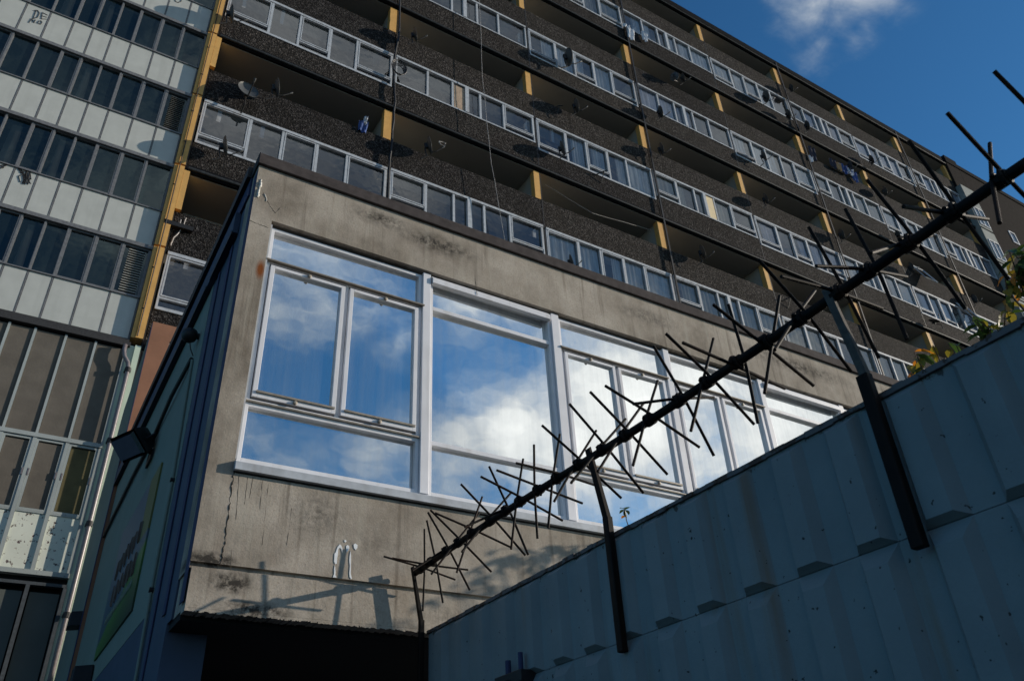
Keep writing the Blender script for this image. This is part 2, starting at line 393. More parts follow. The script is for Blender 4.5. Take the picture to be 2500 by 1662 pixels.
for k, y in enumerate((5.885, 3.44, 1.65, -.13)):
    h = (.019, .024, .028, .028)[k]
    p = MB().box(OX-.042, OX-.001, y, y+2*h, .905, 1.645)
    p.build('post', 'rail', sp, bevel=.005)
    q = [(OX-.012, y, 1.64), (OX-.040, y, 1.64), (BX-.036, y, 2.055), (BX-.022, y, 2.065)]
    o = MB().prism(q, (0, (.036, .044, .036, .036)[k], 0)).build('post_arm', 'rail' if k != 2 else 'grease', sp)
    if k == 2: o['label'] = 'bare grey steel arm'

# ================================================================== low concrete building
D = 6.0; LX = 1.045; RX = 14.0; BY = 13.45
lb = thing('concrete_annexe', 'low weathered concrete block with a band of white framed sky reflecting windows', 'building', (LX, D, GZ))
f = MB()
def wavy(x0, x1, z, amp, n):     # rough cast edge
    return [(x0+(x1-x0)*i/n, z+random.uniform(-amp, amp)) for i in range(n+1)]
# front wall pieces, butted
f.box(LX, 1.245, D, D+.35, 2.64, 5.22)
f.box(RX-.3, RX, D, D+.35, 2.64, 5.22)
f.box(LX, RX, D, D+.35, 5.22, 5.855)
f.box(LX, RX, D, D+.35, 1.925, 2.64)
f.box(LX, RX, D+.03, D+.35, 1.885, 1.925)
f.box(LX+.015, RX, D-.006, D+.35, 1.60, 1.885)
f.build('front_wall', 'conc', lb)
f = MB(); random.seed(11); x = LX+.015
while x < 5.2:                      # ragged drip edge under the slab
    x2 = x+random.uniform(.006, .02); f.box(x, x2, D-.0055, D+.12, 1.582-random.uniform(.0, .012), 1.599); x = x2
f.box(x, RX, D, D+.12, 1.575, 1.60)
f.build('slab_drip_edge', 'conc', lb)
f = MB().box(LX-.02, RX, D-.035, D+.45, 5.858, 5.995)
f.build('coping', 'coping', lb, bevel=.008)
MB().box(LX+.1, RX-.1, D+.45, BY, 5.80, 5.88).build('roof', 'coping', lb)
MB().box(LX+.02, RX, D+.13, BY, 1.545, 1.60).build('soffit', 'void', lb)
# recessed ground floor
MB().box(LX+.015, 2.2, 8.3, 8.5, GZ, 1.545).box(2.2, RX, 8.3, 8.5, GZ, 1.545).build('ground_floor_wall', 'navy', lb)
gw = MB().box(3.3, 4.8, 8.27, 8.297, .35, 1.25).build('ground_floor_window', 'whited', lb)
MB().box(3.36, 4.74, 8.262, 8.269, .41, 1.19).build('pane', 'tglass', gw)
# side wall
s = MB().box(LX+.001, LX+.3, D+.36, D+1.42, 1.60, 5.60)
s.box(LX, LX+.3, D+1.42, BY, GZ, 1.92); s.box(LX, LX+.3, D+.50, D+1.42, GZ, 1.60)
s.build('side_wall', 'navy', lb)
MB().box(LX-.004, LX+.001, D+.004, D+.12, 1.64, 5.8).build('corner_edge', 'navyd', lb)
MB().box(LX-.003, LX+.3, D+1.42, BY, 1.92, 5.35).build('side_panel', 'mint', lb)
MB().box(LX-.012, LX-.004, D+1.10, D+1.16, 1.3, 5.3).box(LX-.012, LX-.004, D+.62, D+.72, 1.7, 5.3).build('side_stripe', 'navyd', lb)
MB().box(LX-.055, LX-.004, D+.50, BY, 5.36, 5.62).build('fascia_board', 'navy', lb)
MB().box(LX-.06, LX+.2, D+.2, BY, 5.85, 5.99).build('side_coping', 'black', lb)
MB().box(LX-.02, LX+.0, D+.2, BY, 5.62, 5.85).build('upper_fascia', 'navyd', lb)
MB().box(LX-.065, LX-.055, D+.5, D+1.35, 5.33, 5.37).box(LX-.065, LX-.055, D+.02+1.5, BY, 5.33, 5.365).build('fascia_drip', 'black', lb)
# window bay
FY = D+.055                           # frame face
WT, WB = 5.185, 2.765
def pane_quad(x0, x1, z0, z1, y):
    ax = random.uniform(-.006, .006); az = random.uniform(-.010, .010); xm, zm = (x0+x1)/2, (z0+z1)/2
    yy = lambda x, z: y + (x-xm)*az + (z-zm)*ax
    m = MB(); P = [(x0, z0), (x1, z0), (x1, z1), (x0, z1)]
    m.prism([(x, yy(x, z), z) for x, z in P], (0, .006, 0)); return m
def knob(parent, x, z, y):
    MB().tube([(x, y, z), (x, y-.018, z), (x, y-.022, z)], [.016, .020, .010], 10).build('knob', 'ledge', parent, smooth=True)
def rectframe(m, x0, x1, z0, z1, t, y0, y1, tb=None, tt=None):
    tb = tb or t; tt = tt or t
    m.box(x0, x0+t, y0, y1, z0, z1); m.box(x1-t, x1, y0, y1, z0, z1)
    m.box(x0+t, x1-t, y0, y1, z1-tt, z1); m.box(x0+t, x1-t, y0, y1, z0, z0+tb)
starts = [(1.262, 2.848, 'A'), (2.94, 4.44, 'B'), (4.545, 6.08, 'A'), (6.175, 7.70, 'A'), (7.79, 9.31, 'B'), (9.40, 10.92, 'A'), (11.01, 12.45, 'A'), (12.55, 13.68, 'B')]
for i, (x0, x1, ty) in enumerate(starts):
    fr = MB(); y1 = D+.14
    rectframe(fr, x0, x1, WB, WT, .036, FY, y1)
    if ty == 'A':
        fr.box(x0+.036, x1-.036, FY, y1, 3.262, 3.335)
        fr.box(x0+.036, x1-.036, FY, y1, 4.765, 4.82)
        xm = (x0+x1)/2
        fr.box(xm-.022, xm+.022, FY+.012, y1, 3.335, 4.765)
    else:
        fr.box(x0+.036, x1-.036, FY, y1, 3.262, 3.305)
        fr.box(x0+.036, x1-.036, FY, y1, 4.78, 4.825)
    w = fr.build('window', 'white', lb, bevel=.003)
    w['label'] = 'window number %d from the corner' % (i+1) if False else ('window with two tilting casements' if ty == 'A' else 'window with one large fixed pane')
    gy = D+.105
    if ty == 'A':
        pane_quad(x0+.04, x1-.04, WB+.04, 3.264, gy).build('glass', 'glass', w)
        pane_quad(x0+.04, x1-.04, 4.818, WT-.04, gy).build('glass', 'glass', w)
        MB().prism([(x0-.005, FY-.045, 4.772), (x0-.005, FY-.045, 4.785), (x0-.005, FY-.001, 4.815), (x0-.005, FY-.001, 4.775)], (x1-x0+.02, 0, 0)).build('ledge', 'ledge', w)
        MB().prism([(x0, FY-.022, 3.300), (x0, FY-.022, 3.312), (x0, FY-.001, 3.325), (x0, FY-.001, 3.300)], (x1-x0, 0, 0)).build('drip_bar', 'ledge', w)
        for a, b in ((x0+.044, xm-.024), (xm+.024, x1-.044)):
            cm = MB(); cy0 = FY-.022
            rectframe(cm, a, b, 3.350, 4.735, .040, cy0, D+.10, tb=.045, tt=.03)
            cf = cm.build('casement', 'white', w, bevel=.003)
            pane_quad(a+.038, b-.038, 3.393, 4.707, D+.070).build('glass', 'glass', cf)
            MB().box(a+.03, b-.012, cy0-.016, cy0, 3.392, 3.410).build('weather_bar', 'ledge', cf)
            knob(cf, (a+b)/2, 3.366, cy0); knob(cf, (a+b)/2, 4.722, cy0)
    else:
        pane_quad(x0+.04, x1-.04, WB+.04, 3.264, gy).build('glass', 'glass', w)
        pane_quad(x0+.04, x1-.04, 3.303, 4.782, gy).build('glass', 'glass', w)
        pane_quad(x0+.04, x1-.04, 4.823, WT-.04, gy).build('glass', 'glass', w)
        MB().prism([(x0+.012, FY-.005, 5.085), (x0+.012, FY-.05, 5.095), (x0+.012, FY-.05, 5.15), (x0+.012, FY-.005, 5.205)], (x1-x0-.035, 0, 0)).build('vent_box', 'white', w)
        # sagging sealant line above the lower transom
        MB().tube([(x0+.06+(x1-x0-.12)*k/14, gy-.006, 3.312+.008*math.sin(k*1.3)+.004*random.random()) for k in range(15)], .004, 5).build('sealant', 'ledge', w)
for (a, b) in [(2.850, 2.938), (4.442, 4.543), (6.082, 6.173), (7.702, 7.788), (9.312, 9.398), (10.922, 11.008), (12.452, 12.548)]:
    MB().box(a, b, FY-.028, D+.14, WB, 5.205).build('mullion', 'white', lb, bevel=.004)
MB().box(1.248, RX-.3, D+.20, D+.34, 2.72, 5.215).build('room_backing', 'void', lb)
MB().box(1.247, 1.262, D+.02, D+.14, 2.77, 5.19).build('jamb_strip', 'whited', lb)
MB().prism([(1.243, D-.045, 2.655), (1.243, D-.045, 2.722), (1.243, D+.055, 2.762), (1.243, D+.15, 2.762), (1.243, D+.15, 2.70), (1.243, D, 2.70), (1.243, D, 2.655)], (RX-1.6, 0, 0)).build('sill', 'whited', lb, bevel=.003)
m = MB()
for x0, x1, z0, z1, p in ((1.33, 1.99, 3.39, 4.70, .13), (2.12, 2.78, 3.39, 4.70, .13), (2.98, 4.40, 2.82, 4.60, .12)):
    n = int((x1-x0)/p); p = (x1-x0)/n; hz = (z1-z0)/3
    for k in range(n+1): m.box(x0+p*k-.004, x0+p*k+.004, D+.160, D+.166, z0, z1)
    for k in range(n):
        for q in range(3):
            a, b = (x0+p*k, x0+p*k+p)
            za, zb_ = z0+q*hz, z0+q*hz+hz
            m.tube([(a, D+.172, za), (b, D+.172, zb_)], .0035, 4); m.tube([(b, D+.178, za), (a, D+.178, zb_)], .0035, 4)
m.build('folding_grille', 'white', lb)
# cracks, runs and drips that have relief of their own
random.seed(5)
def run(pts, r, name, mat, n=5): MB().tube(pts, r, n).build(name, mat, lb)
def crackline(px, y, jit, r, name='crack', mat='crack'):
    P = [at(x, yy, 1, y) for x, yy in px]; out = []
    for a, b in zip(P, P[1:]):
        for k in range(8): q = a.lerp(b, k/8); out.append((q.x+random.uniform(-jit, jit), y, q.z+random.uniform(-jit, jit)))
    out.append(tuple(P[-1])); rr = [r*random.uniform(.4, 1.5) for _ in out]
    MB().tube(out, rr, 5).build(name, mat, lb)
crackline([(571, 1150), (566, 1185), (560, 1235), (553, 1290), (545, 1345), (538, 1380)], D+.001, .006, .0046)
crackline([(608, 538), (632, 548), (655, 556)], D, .004, .0025)
crackline([(642, 470), (660, 505), (672, 520), (684, 508)], D, .004, .0018)
for a, b in (((584, 1160), (576, 1268)), ((605, 1165), (597, 1230)), ((618, 1165), (609, 1215)), ((641, 1172), (634, 1245)), ((655, 1180), (640, 1330)), ((565, 1340), (559, 1480)), ((664, 1400), (655, 1505)), ((712, 1240), (700, 1330)), ((645, 1395), (636, 1510))):
    crackline([a, b], D+.0006, .0012, .0019, 'dirt_run', 'stain')
crackline([(1160, 680), (1165, 720)], D, .003, .002)
crackline([(638, 440), (633, 465), (628, 482)], D-.001, .004, .012, 'lime_deposit', 'lime')
crackline([(646, 474), (651, 486), (650, 492)], D-.001, .003, .006, 'lime_deposit', 'lime')
def blob(pxs, name='filler_drip'):
    o = MB().prism([tuple(at(780+x*.0957, 1290+y*.0957, 1, D-.004)) for x, y in pxs], (0, .012, 0)).build(name, 'drip', lb); return o
blob([(440, 520), (470, 450), (520, 395), (560, 430), (585, 520), (580, 620), (560, 520), (520, 480), (480, 520), (470, 640), (450, 760), (440, 890), (400, 900), (370, 830), (380, 720), (385, 630), (415, 600)])
blob([(680, 440), (715, 410), (760, 440), (760, 500), (730, 560), (690, 600)])
blob([(870, 400), (915, 375), (970, 410), (970, 480), (925, 545), (880, 490)])
blob([(625, 310), (655, 280), (695, 315), (660, 350)])
blob([(790, 560), (805, 700), (800, 900), (800, 1150), (830, 1270), (800, 1280), (770, 1230), (760, 1150), (775, 950), (760, 800), (775, 650)])
blob([(390, 920), (410, 1060), (405, 1180), (440, 1240), (340, 1240), (375, 1150), (370, 1030)])
# soil pipe brackets, conduit and cables on the side wall
MB().tube([(LX-.02, 7.77, 4.58), (LX-.02, 7.49, 3.1), (LX-.02, 7.47, 2.2), (LX-.02, 7.36, 1.4), (LX-.02, 7.36, GZ)], .014, 8).build('conduit', 'mint', lb)
for yy, zz in ((7.49, 3.12), (7.45, 2.1)): MB().tube([(LX-.04, yy, zz), (LX-.0, yy, zz)], .024, 8).build('conduit_clip', 'black', lb)
MB().tube([(LX-.025, 7.80, 4.61), (LX-.05, 8.6, 4.555), (LX-.025, 9.6, 4.55), (LX-.03, 11, 4.56), (LX-.03, 13.4, 4.50)], .022, 6).build('wall_cable', 'cable', lb)

# security camera dome and floodlight (own things)
dc = thing('security_camera', 'small dark dome security camera high on the shaded side wall', 'security camera', (LX-.09, 7.74, 4.83))
MB().tube([(LX+.0, 7.74, 4.86), (LX-.10, 7.74, 4.87)], .035, 10).build('bracket', 'black', dc)
MB().tube([(LX-.10, 7.74, 4.91), (LX-.10, 7.74, 4.90), (LX-.10, 7.74, 4.85), (LX-.10, 7.74, 4.80), (LX-.10, 7.74, 4.77)], [.03, .075, .085, .07, .03], 16).build('dome', 'black', dc, smooth=True)
MB().tube([(LX-.08, 7.75, 4.77), (LX-.06, 7.76, 4.70), (LX-.02, 7.77, 4.63)], .006, 6).build('lead', 'cable', dc)
fl = thing('floodlight', 'black halogen floodlight with glass front bracketed off the mint side wall', 'floodlight', (LX, 9.7, 4.25))
ctr = Vector((.80, 9.62, 4.37)); fd = Vector((-.62, -.30, -.72)).normalized()
sx_ = fd.cross(Vector((0, 0, 1))).normalized(); uy_ = sx_.cross(fd).normalized()
def fp(a, b, c): return ctr + sx_*a + uy_*b + fd*c
m = MB(); rows = [(.05, .04, -.24), (.12, .085, -.20), (.185, .13, -.10), (.22, .155, .01), (.225, .165, .06)]
for a, b in zip(rows, rows[1:]):
    for q in range(4):
        ca = [(-1, -1), (1, -1), (1, 1), (-1, 1)]; u, v = ca[q], ca[(q+1) % 4]
        m.quad(fp(u[0]*a[0], u[1]*a[1], a[2]), fp(v[0]*a[0], v[1]*a[1], a[2]), fp(v[0]*b[0], v[1]*b[1], b[2]), fp(u[0]*b[0], u[1]*b[1], b[2]))
a = rows[0]; m.quad(*[fp(u*a[0], v*a[1], a[2]) for u, v in ((-1, -1), (-1, 1), (1, 1), (1, -1))])
m.build('housing', 'black', fl)
m = MB(); r0 = [(.20, .14, .062), (.19, .13, .10)]
for q in range(4):
    u, v = [(-1, -1), (1, -1), (1, 1), (-1, 1)][q], [(-1, -1), (1, -1), (1, 1), (-1, 1)][(q+1) % 4]
    m.quad(fp(u[0]*.2, u[1]*.14, .062), fp(v[0]*.2, v[1]*.14, .062), fp(v[0]*.185, v[1]*.125, .105), fp(u[0]*.185, u[1]*.125, .105))
m.quad(*[fp(u*.185, v*.125, .105) for u, v in ((-1, -1), (1, -1), (1, 1), (-1, 1))])
m.build('lens', 'lamp_lens', fl)
m = MB()
for s_ in (-1, 1): m.tube([fp(s_*.235, 0, 0), fp(s_*.235, 0, -.16), (LX-.02, 9.70+.14*s_*-1, 4.26)], .012, 6)
m.box(LX-.03, LX-.004, 9.54, 9.86, 4.20, 4.32); m.build('yoke', 'black', fl)
m = MB().box(.90, 1.0, 9.56, 9.72, 4.36, 4.47); m.tube([(.95, 9.6, 4.46), (.99, 9.65, 4.52), (LX-.02, 9.7, 4.56)], .02, 8); m.build('junction_box', 'black', fl)
for nm, lab, px in (('wall_bell', 'small dark bell box low on the far end of the shaded wall', (185, 1512)), ('wall_lamp', 'small dark bulkhead lamp at the bottom edge of the shaded wall', (196, 1650))):
    p = at(px[0], px[1], 0, LX-.12)
    o = thing(nm, lab, 'alarm' if 'bell' in nm else 'lamp', tuple(p))
    MB().prism([(p.x+.11, p.y-.16, p.z-.10), (p.x+.11, p.y+.16, p.z-.10), (p.x+.11, p.y+.10, p.z+.12), (p.x+.11, p.y-.10, p.z+.12)], (-.2, 0, -.03)).build('cover', 'black', o, bevel=.01)
    MB().box(p.x+.05, p.x+.125, p.y-.04, p.y+.04, p.z-.02, p.z+.06).build('bracket', 'black', o)
# picture board on the side wall
pb = thing('picture_board', 'flat printed board with blue sky and green hill on the shaded mint wall', 'sign', (LX, 9.6, 2.2))
MB().box(LX-.022, LX-.0045, 8.50, 10.85, 2.19, 3.72).build('board', 'poster', pb)
random.seed(21); m = MB(); mw = MB()
for r_ in range(2):
    z0 = 3.12-.34*r_
    for k in range(6):
        y0 = 10.45-.27*k-.1*r_; P = []
        for j in range(6): P.append((LX-.024, y0-.04*j*.7+random.uniform(-.02, .02), z0+(.11 if j % 2 else -.11)*random.uniform(.6, 1.2)))
        m.tube(P, .014, 4)
for k in range(14):
    y0 = 10.5-.12*k; mw.tube([(LX-.024, y0, 2.52), (LX-.024, y0-.03, 2.60), (LX-.024, y0-.06, 2.50), (LX-.024, y0-.1, 2.56)], .007, 4)
m.build('brown_lettering', 'brownink', pb); mw.build('white_lettering', 'whiteink', pb)

# stair housing of the low block, behind it: lit terracotta front, shaded mint side
sh = thing('stair_housing', 'terracotta rendered stair housing behind the low concrete block with a mint painted side', 'building', (1.0, 13.45, GZ))
prof = [(13.46, GZ), (13.46, 8.48), (15.45, 7.69), (16.15, 5.95), (16.25, 3.0), (16.25, GZ)]
MB().prism([(1.0, y_, z_) for y_, z_ in prof], (.32, 0, 0)).build('side_wall', 'mint', sh)
t = MB().box(.99, 1.16, 13.40, 13.455, GZ, 8.50).box(1.16, 1.33, 13.40, 13.455, GZ, 8.50).box(1.33, 3.0, 13.40, 13.455, 8.17, 8.50).box(1.62, 3.0, 13.40, 13.455, GZ, 8.17)
t.build('front_wall', 'terra', sh)
MB().box(.985, .992, 13.395, 13.50, GZ, 8.46).build('corner_edge', 'navyd', sh)
MB().box(1.33, 1.62, 13.47, 13.49, GZ+4, 8.12).build('window', 'void', sh)
MB().box(1.33, 1.62, 13.42, 13.50, 8.05, 8.14).box(1.45, 1.49, 13.42, 13.47, 6.6, 8.04).build('window_frame', 'white', sh)

# ================================================================== tall slab block of flats
T = 16.8
XS = [1.15, 6.72, 12.43, 18.12, 23.85, 29.57, 34.95, 40.2, 45.3]
ft = thing('apartment_block', 'tall dark pebble dashed slab block of flats with bands of white windows and ochre pillars', 'building', (1.15, T, GZ))
P0 = 5.405
def zk(k): return 21.80 + P0*k
random.seed(4)
A_F = [0, .24, .41, .597, .765, 1]; B_F = [0, .215, .39, .49, .59, .765, 1]
dark_left = {0, 1}
# structure: core, slabs
MB().box(1.15, 58, T+1.75, T+11, GZ, 37.2).build('core', 'room', ft)
for k in range(-4, 3):
    z = zk(k)
    for j in range(8):
        x0, x1 = XS[j], XS[j+1]
        A = (j % 2 == 0)
        zb = z if A else z+.29
        zt = z+1.68 if A else z+1.72
        if k == -4 and j > 0: continue
        # parapet panels below and above the window strip
        m = MB(); g_ = .018
        m.box(x0+g_, x1-g_, T, T+.12, z-1.02+(5.42 if False else 0), zb-.004)
        m.build('parapet_panel', 'pebble', ft)
        if k < 2 or True:
            MB().box(x0+g_, x1-g_, T, T+.12, zt+.004, z+2.93).build('parapet_panel', 'pebble', ft)
        # window strip
        fx0, fx1 = x0+.05, x1-.07
        F = A_F if A else B_F
        fr = MB(); w = .085 if A else .06
        fr.box(fx0, fx1, T-.03, T+.10, zb, zb+(.08 if A else .055)); fr.box(fx0, fx1, T-.04, T+.10, zt-.09, zt)
        zz0, zz1 = zb+(.08 if A else .055), zt-.09
        xs = [fx0+(fx1-fx0)*q for q in F]
        for q, x in enumerate(xs):
            ww = .038 if 0 < q < len(xs)-1 else .05
            if not A and q == 3: ww = .075
            a_ = max(fx0, x-ww); b_ = min(fx1, x+ww)
            fr.box(a_, b_, T-.02 if ww < .07 else T-.05, T+.09, zz0, zz1)
        gl = MB(); cu = MB(); openers = MB(); has_cur = False
        for q in range(len(xs)-1):
            a_, b_ = xs[q]+.05, xs[q+1]-.05
            opener = (A and q in (0, 2, 4)) and random.random() < .75 or (not A and q in (0, 5) and random.random() < .3)
            if opener:
                rectframe(fr, a_, b_, zz0+.30, zz1-.02, .035, T-.027, T+.05)
                fr.box(a_, b_, T-.01, T+.08, zz0+.24, zz0+.29)
            ti = random.uniform(-.004, .004); y_ = T+.06
            gl.quad((a_-.01, y_, zz0), (b_+.01, y_+ti, zz0), (b_+.01, y_+ti, zz1), (a_-.01, y_, zz1))
        strip = fr.build('window_strip', 'whited', ft)
        gl.build('glass', 'mglass', strip)
        # curtains
        pr = 0 if j < 2 else .8
        for q in range(len(xs)-1):
            if random.random() > pr: continue
            a_, b_ = xs[q]+.05, xs[q+1]-.05; w_ = b_-a_
            cov = random.choice((1, 1, .7, .5)); side = random.random() < .5
            ca, cb = (a_, a_+w_*cov) if side else (b_-w_*cov, b_)
            n = 14; top = []; bot = []; ph = random.random()*6
            i0 = len(cu.v)
            for s_ in range(n+1):
                xx = ca+(cb-ca)*s_/n; yy = T+.095+.018*math.sin(s_*1.9+ph)
                cu.v.append((xx, yy, zz0+random.uniform(0, .03))); cu.v.append((xx+(.06 if side else -.06)*0, yy, zz1))
            for s_ in range(n): cu.f.append((i0+2*s_, i0+2*s_+2, i0+2*s_+3, i0+2*s_+1))
        if cu.v: cu.build('curtain', random.choice(('cur', 'cur', 'cur2', 'cur3')), strip)
        # room behind the windows
        MB().quad((x0, T+.9, zb-.3), (x1, T+.9, zb-.3), (x1, T+.9, zt+.3), (x0, T+.9, zt+.3)).build('room', 'room', ft)
        # balcony: opening z+2.93 .. z+4.24
        o0, o1 = z+2.93, z+4.25
        if k < 2 or True:
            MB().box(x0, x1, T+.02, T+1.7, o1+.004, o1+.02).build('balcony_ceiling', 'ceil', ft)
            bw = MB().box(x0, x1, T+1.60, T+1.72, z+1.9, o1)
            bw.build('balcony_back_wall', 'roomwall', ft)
            if j < 3:
                MB().box(x0+.6, x0+.72, T+1.52, T+1.6, z+1.9, o1-.12).box(x0+1.9, x0+2.02, T+1.52, T+1.6, z+1.9, o1-.12).box(x0+.3, x1-1.4, T+1.50, T+1.6, o1-.12, o1-.02).build('door_frame', 'whited', ft)
        MB().box(x0, x1, T-.07, T+1.7, o1+.025, o1+.27).build('slab_edge', 'slab', ft)
# pillars and cross walls at each seam
for k in range(-4, 3):
    z = zk(k)
    for j in range(1, 9):
        if k == -4: continue
        x = XS[j]
        MB().box(x-.26, x-.005, T-.002, T+.22, z+2.94, z+4.245).build('pillar', 'yellow', ft)
        MB().box(x-.22, x-.03, T+.23, T+1.6, z+2.0, z+4.24).build('cross_wall', 'ceil', ft)
    # gutter runs
    if k > -4:
        MB().tube([(1.2, T-.11, z+4.36), (45.2, T-.11, z+4.36)], .045, 8).build('gutter_pipe', 'gutter', ft)
# roof edge
MB().box(1.15, 45.3, T-.10, T+.25, zk(2)+4.53, 37.55).build('roof_edge', 'slab', ft)
MB().box(45.3, 46.6, T-.2, T+.25, zk(2)+4.53, 37.75).box(46.6, 62, T-.2, T+.25, zk(2)+4.53, 37.5).build('roof_edge', 'slab', ft)
for j in (3, 5, 7): MB().box(XS[j]-.035, XS[j]+.035, T-.15, T-.10, 12.0, 37.3).build('down_pipe', 'cable', ft)
for j in (2, 4, 6, 8): MB().box(XS[j]-.018, XS[j]+.018, T-.006, T-.001, 5.0, 37.3).build('panel_joint', 'black', ft)
# left edge next to the tower
MB().box(1.12, 1.15, T-.01, T+.2, GZ, 38).build('edge_trim', 'black', ft)

# far stair column and brick end
st = thing('stair_column', 'pale clad stair column with narrow windows at the far right end of the slab block', 'building', (45.3, T, GZ))
MB().box(45.32, 46.7, T-.35, T+1.6, GZ, 35.0).build('wall', 'pale', st)
MB().box(46.72, 62, T-.15, T+1.7, GZ, 37.1).box(45.32, 46.7, T-.15, T+1.6, 35.01, 37.1).build('end_wall', 'cbrick', st)
for k in range(0, 10):
    z = 7.4+2.7*k
    w = MB(); rectframe(w, 45.5, 46.55, z, z+1.5, .06, T-.40, T-.352)
    w.box(46.0, 46.05, T-.395, T-.352, z+.07, z+1.43); wo = w.build('window', 'white', st)
    MB().quad((45.55, T-.36, z+.06), (46.5, T-.365, z+.06), (46.5, T-.365, z+1.44), (45.55, T-.36, z+1.44)).build('glass', 'glass' if k % 4 == 3 else 'mglass', wo)
    MB().box(45.30, 46.72, T-.37, T-.351, z-.32, z-.22).build('floor_band', 'slab', st)
    if 4 < k:
        w = MB(); rectframe(w, 49.6, 50.3, z+.3, z+1.3, .07, T-.20, T-.152); wo = w.build('window', 'white', st)
        MB().quad((49.67, T-.158, z+.37), (50.23, T-.158, z+.37), (50.23, T-.158, z+1.23), (49.67, T-.158, z+1.23)).build('glass', 'mglass', wo)

# ================================================================== panelled tower on the left
tw = thing('panelled_tower', 'curtain walled tower with pale panels, dark windows and an ochre corner column', 'building', (.9, T, GZ))
cx = [.84, .24, -.335, -.91, -1.385, -1.85, -2.31, -2.85, -3.40, -3.95, -4.42, -4.9, -5.4, -5.95, -6.5, -7.0]
MB().box(-7.2, .84, T+.5, T+8, GZ, 33).build('core', 'void', tw)
MB().box(-7.2, .86, T+.09, T+.5, 4.65, 4.85).box(-7.2, .86, T+.2, T+.5, GZ, 4.65).build('lower_backing', 'void', tw)
random.seed(9)
fz = [10.07, 12.70, 15.40, 18.07, 20.75, 23.42, 26.09]
for n, z in enumerate(fz):
    nz = fz[n+1] if n+1 < len(fz) else z+2.67
    wz = z+1.12
    MB().box(-7.2, .86, T-.06, T+.10, z-.135, z-.035).build('floor_band', 'tledge' if n == 0 else 'tframe', tw)
    if n == 0: MB().box(-7.2, .90, T-.10, T+.15, z-.24, z-.137).build('floor_band', 'tledge', tw)
    for i in range(15):
        if n > 0 and False: continue
        x1, x0 = cx[i], cx[i+1]
        if i > 3 + n*2.6 + 2: continue
        MB().box(x0+.022, x1-.022, T+.015, T+.06, z-.03, wz-.03).build('spandrel_panel', 'panel', tw)
    m = MB()
    for x in cx: m.box(x-.013, x+.013, T+.009, T+.06, z-.03, wz-.03)
    for x in cx: m.box(x-.020, x+.020, T-.012, T+.09, wz+.0, nz-.14)
    m.box(-7.2, .84, T-.02, T+.09, wz-.03, wz)
    m.build('mullions', 'tframe', tw)
    for i in range(15):
        x1, x0 = cx[i], cx[i+1]
        if i > 3 + n*2.6 + 2: continue
        w = MB(); a, b = x0+.021, x1-.021
        opener = i in (1, 2, 5, 8, 9) or (i == 0 and n in (0, 2))
        if i > 9 and n < 3: pass
        t_ = .030 if opener else .012
        rectframe(w, a, b, wz+.005, nz-.145, t_, T-.004 if opener else T+.012, T+.06)
        wo = w.build('window', 'tframe', tw)
        if i == 0 and n in (0, 2):
            l = MB(); zz = wz+.08
            while zz < nz-.25:
                l.prism([(a+.12, T-.0, zz), (a+.12, T-.025, zz-.01), (a+.12, T+.03, zz+.05), (a+.12, T+.035, zz+.045)], (b-a-.2, 0, 0)); zz += .068
            l.build('louvre', 'louvre', wo)
        MB().quad((a+t_, T+.045, wz+.02), (b-t_, T+.045+random.uniform(-.006, .006), wz+.02), (b-t_, T+.045, nz-.16), (a+t_, T+.045, nz-.16)).build('glass', 'tglass', wo)
        if i == 4 or (i == 6 and n % 2):
            MB().quad((a+.1, T+.2, wz), (b-.12, T+.2, wz), (b-.16, T+.2, nz-.2), (a+.13, T+.2, nz-.2)).build('reflection_sheet', 'cur3', wo)  # pale tapered sheet stands in for a trunk reflected in the pane
# lower part of the tower
zb0, zb1, zb2, zb3 = 9.78, 7.45, 5.92, 4.85
for i in range(7):
    x1, x0 = cx[i], cx[i+1]
    MB().box(x0+.03, x1-.03, T+.0, T+.11, zb1+.05, zb0).build('fibre_board', 'board', tw)
    MB().box(x0+.085, x1-.085, T+.01, T+.09, zb2+.09, zb1-.12).build('fibre_board', 'ochreb' if i == 0 else 'board', tw)
    w = MB(); rectframe(w, x0+.035, x1-.035, zb2+.03, zb1-.05, .045, T-.022, T+.06)
    wo = w.build('casement', 'tframew', tw)
    for s_ in (x0+.05, x1-.05): MB().box(s_-.012, s_+.012, T-.04, T-.015, 6.62, 6.76).build('handle', 'pipe', wo)
    MB().box(x0+.035, x1-.035, T+.0, T+.10, zb3+.03, zb2-.0).build('spandrel_panel', 'flake', tw)
    o = MB().box(x0+.06, x1-.06, T+.05, T+.10, 1.9, 4.50).build('lower_panel', 'flake_shaded', tw)
    MB().box(x0+.06, x1-.06, T+.05, T+.10, GZ, 1.8).build('lower_panel', 'flake_shaded', tw)
m = MB()
for x in cx[:8]:
    m.box(x-.024, x+.024, T-.030, T+.10, zb1+.05, zb0+.02)
    m.box(x-.033, x+.033, T-.035, T+.10, zb3+.02, zb1-.045)
m.box(-7, .86, T-.05, T+.10, zb1-.04, zb1+.045)
m.box(-7, .86, T-.02, T+.06, zb2+.0, zb2+.03)
m.box(-7, .86, T-.06, T+.10, 4.78, 4.865)
m.build('mullions', 'tframew', tw)
m = MB().box(-7, .86, T-.04, T+.10, 4.605, 4.66)
for x in cx[:8]: m.box(x-.033, x+.033, T-.05, T+.10, GZ, 4.60)
m.build('mullions', 'shadeframe', tw)
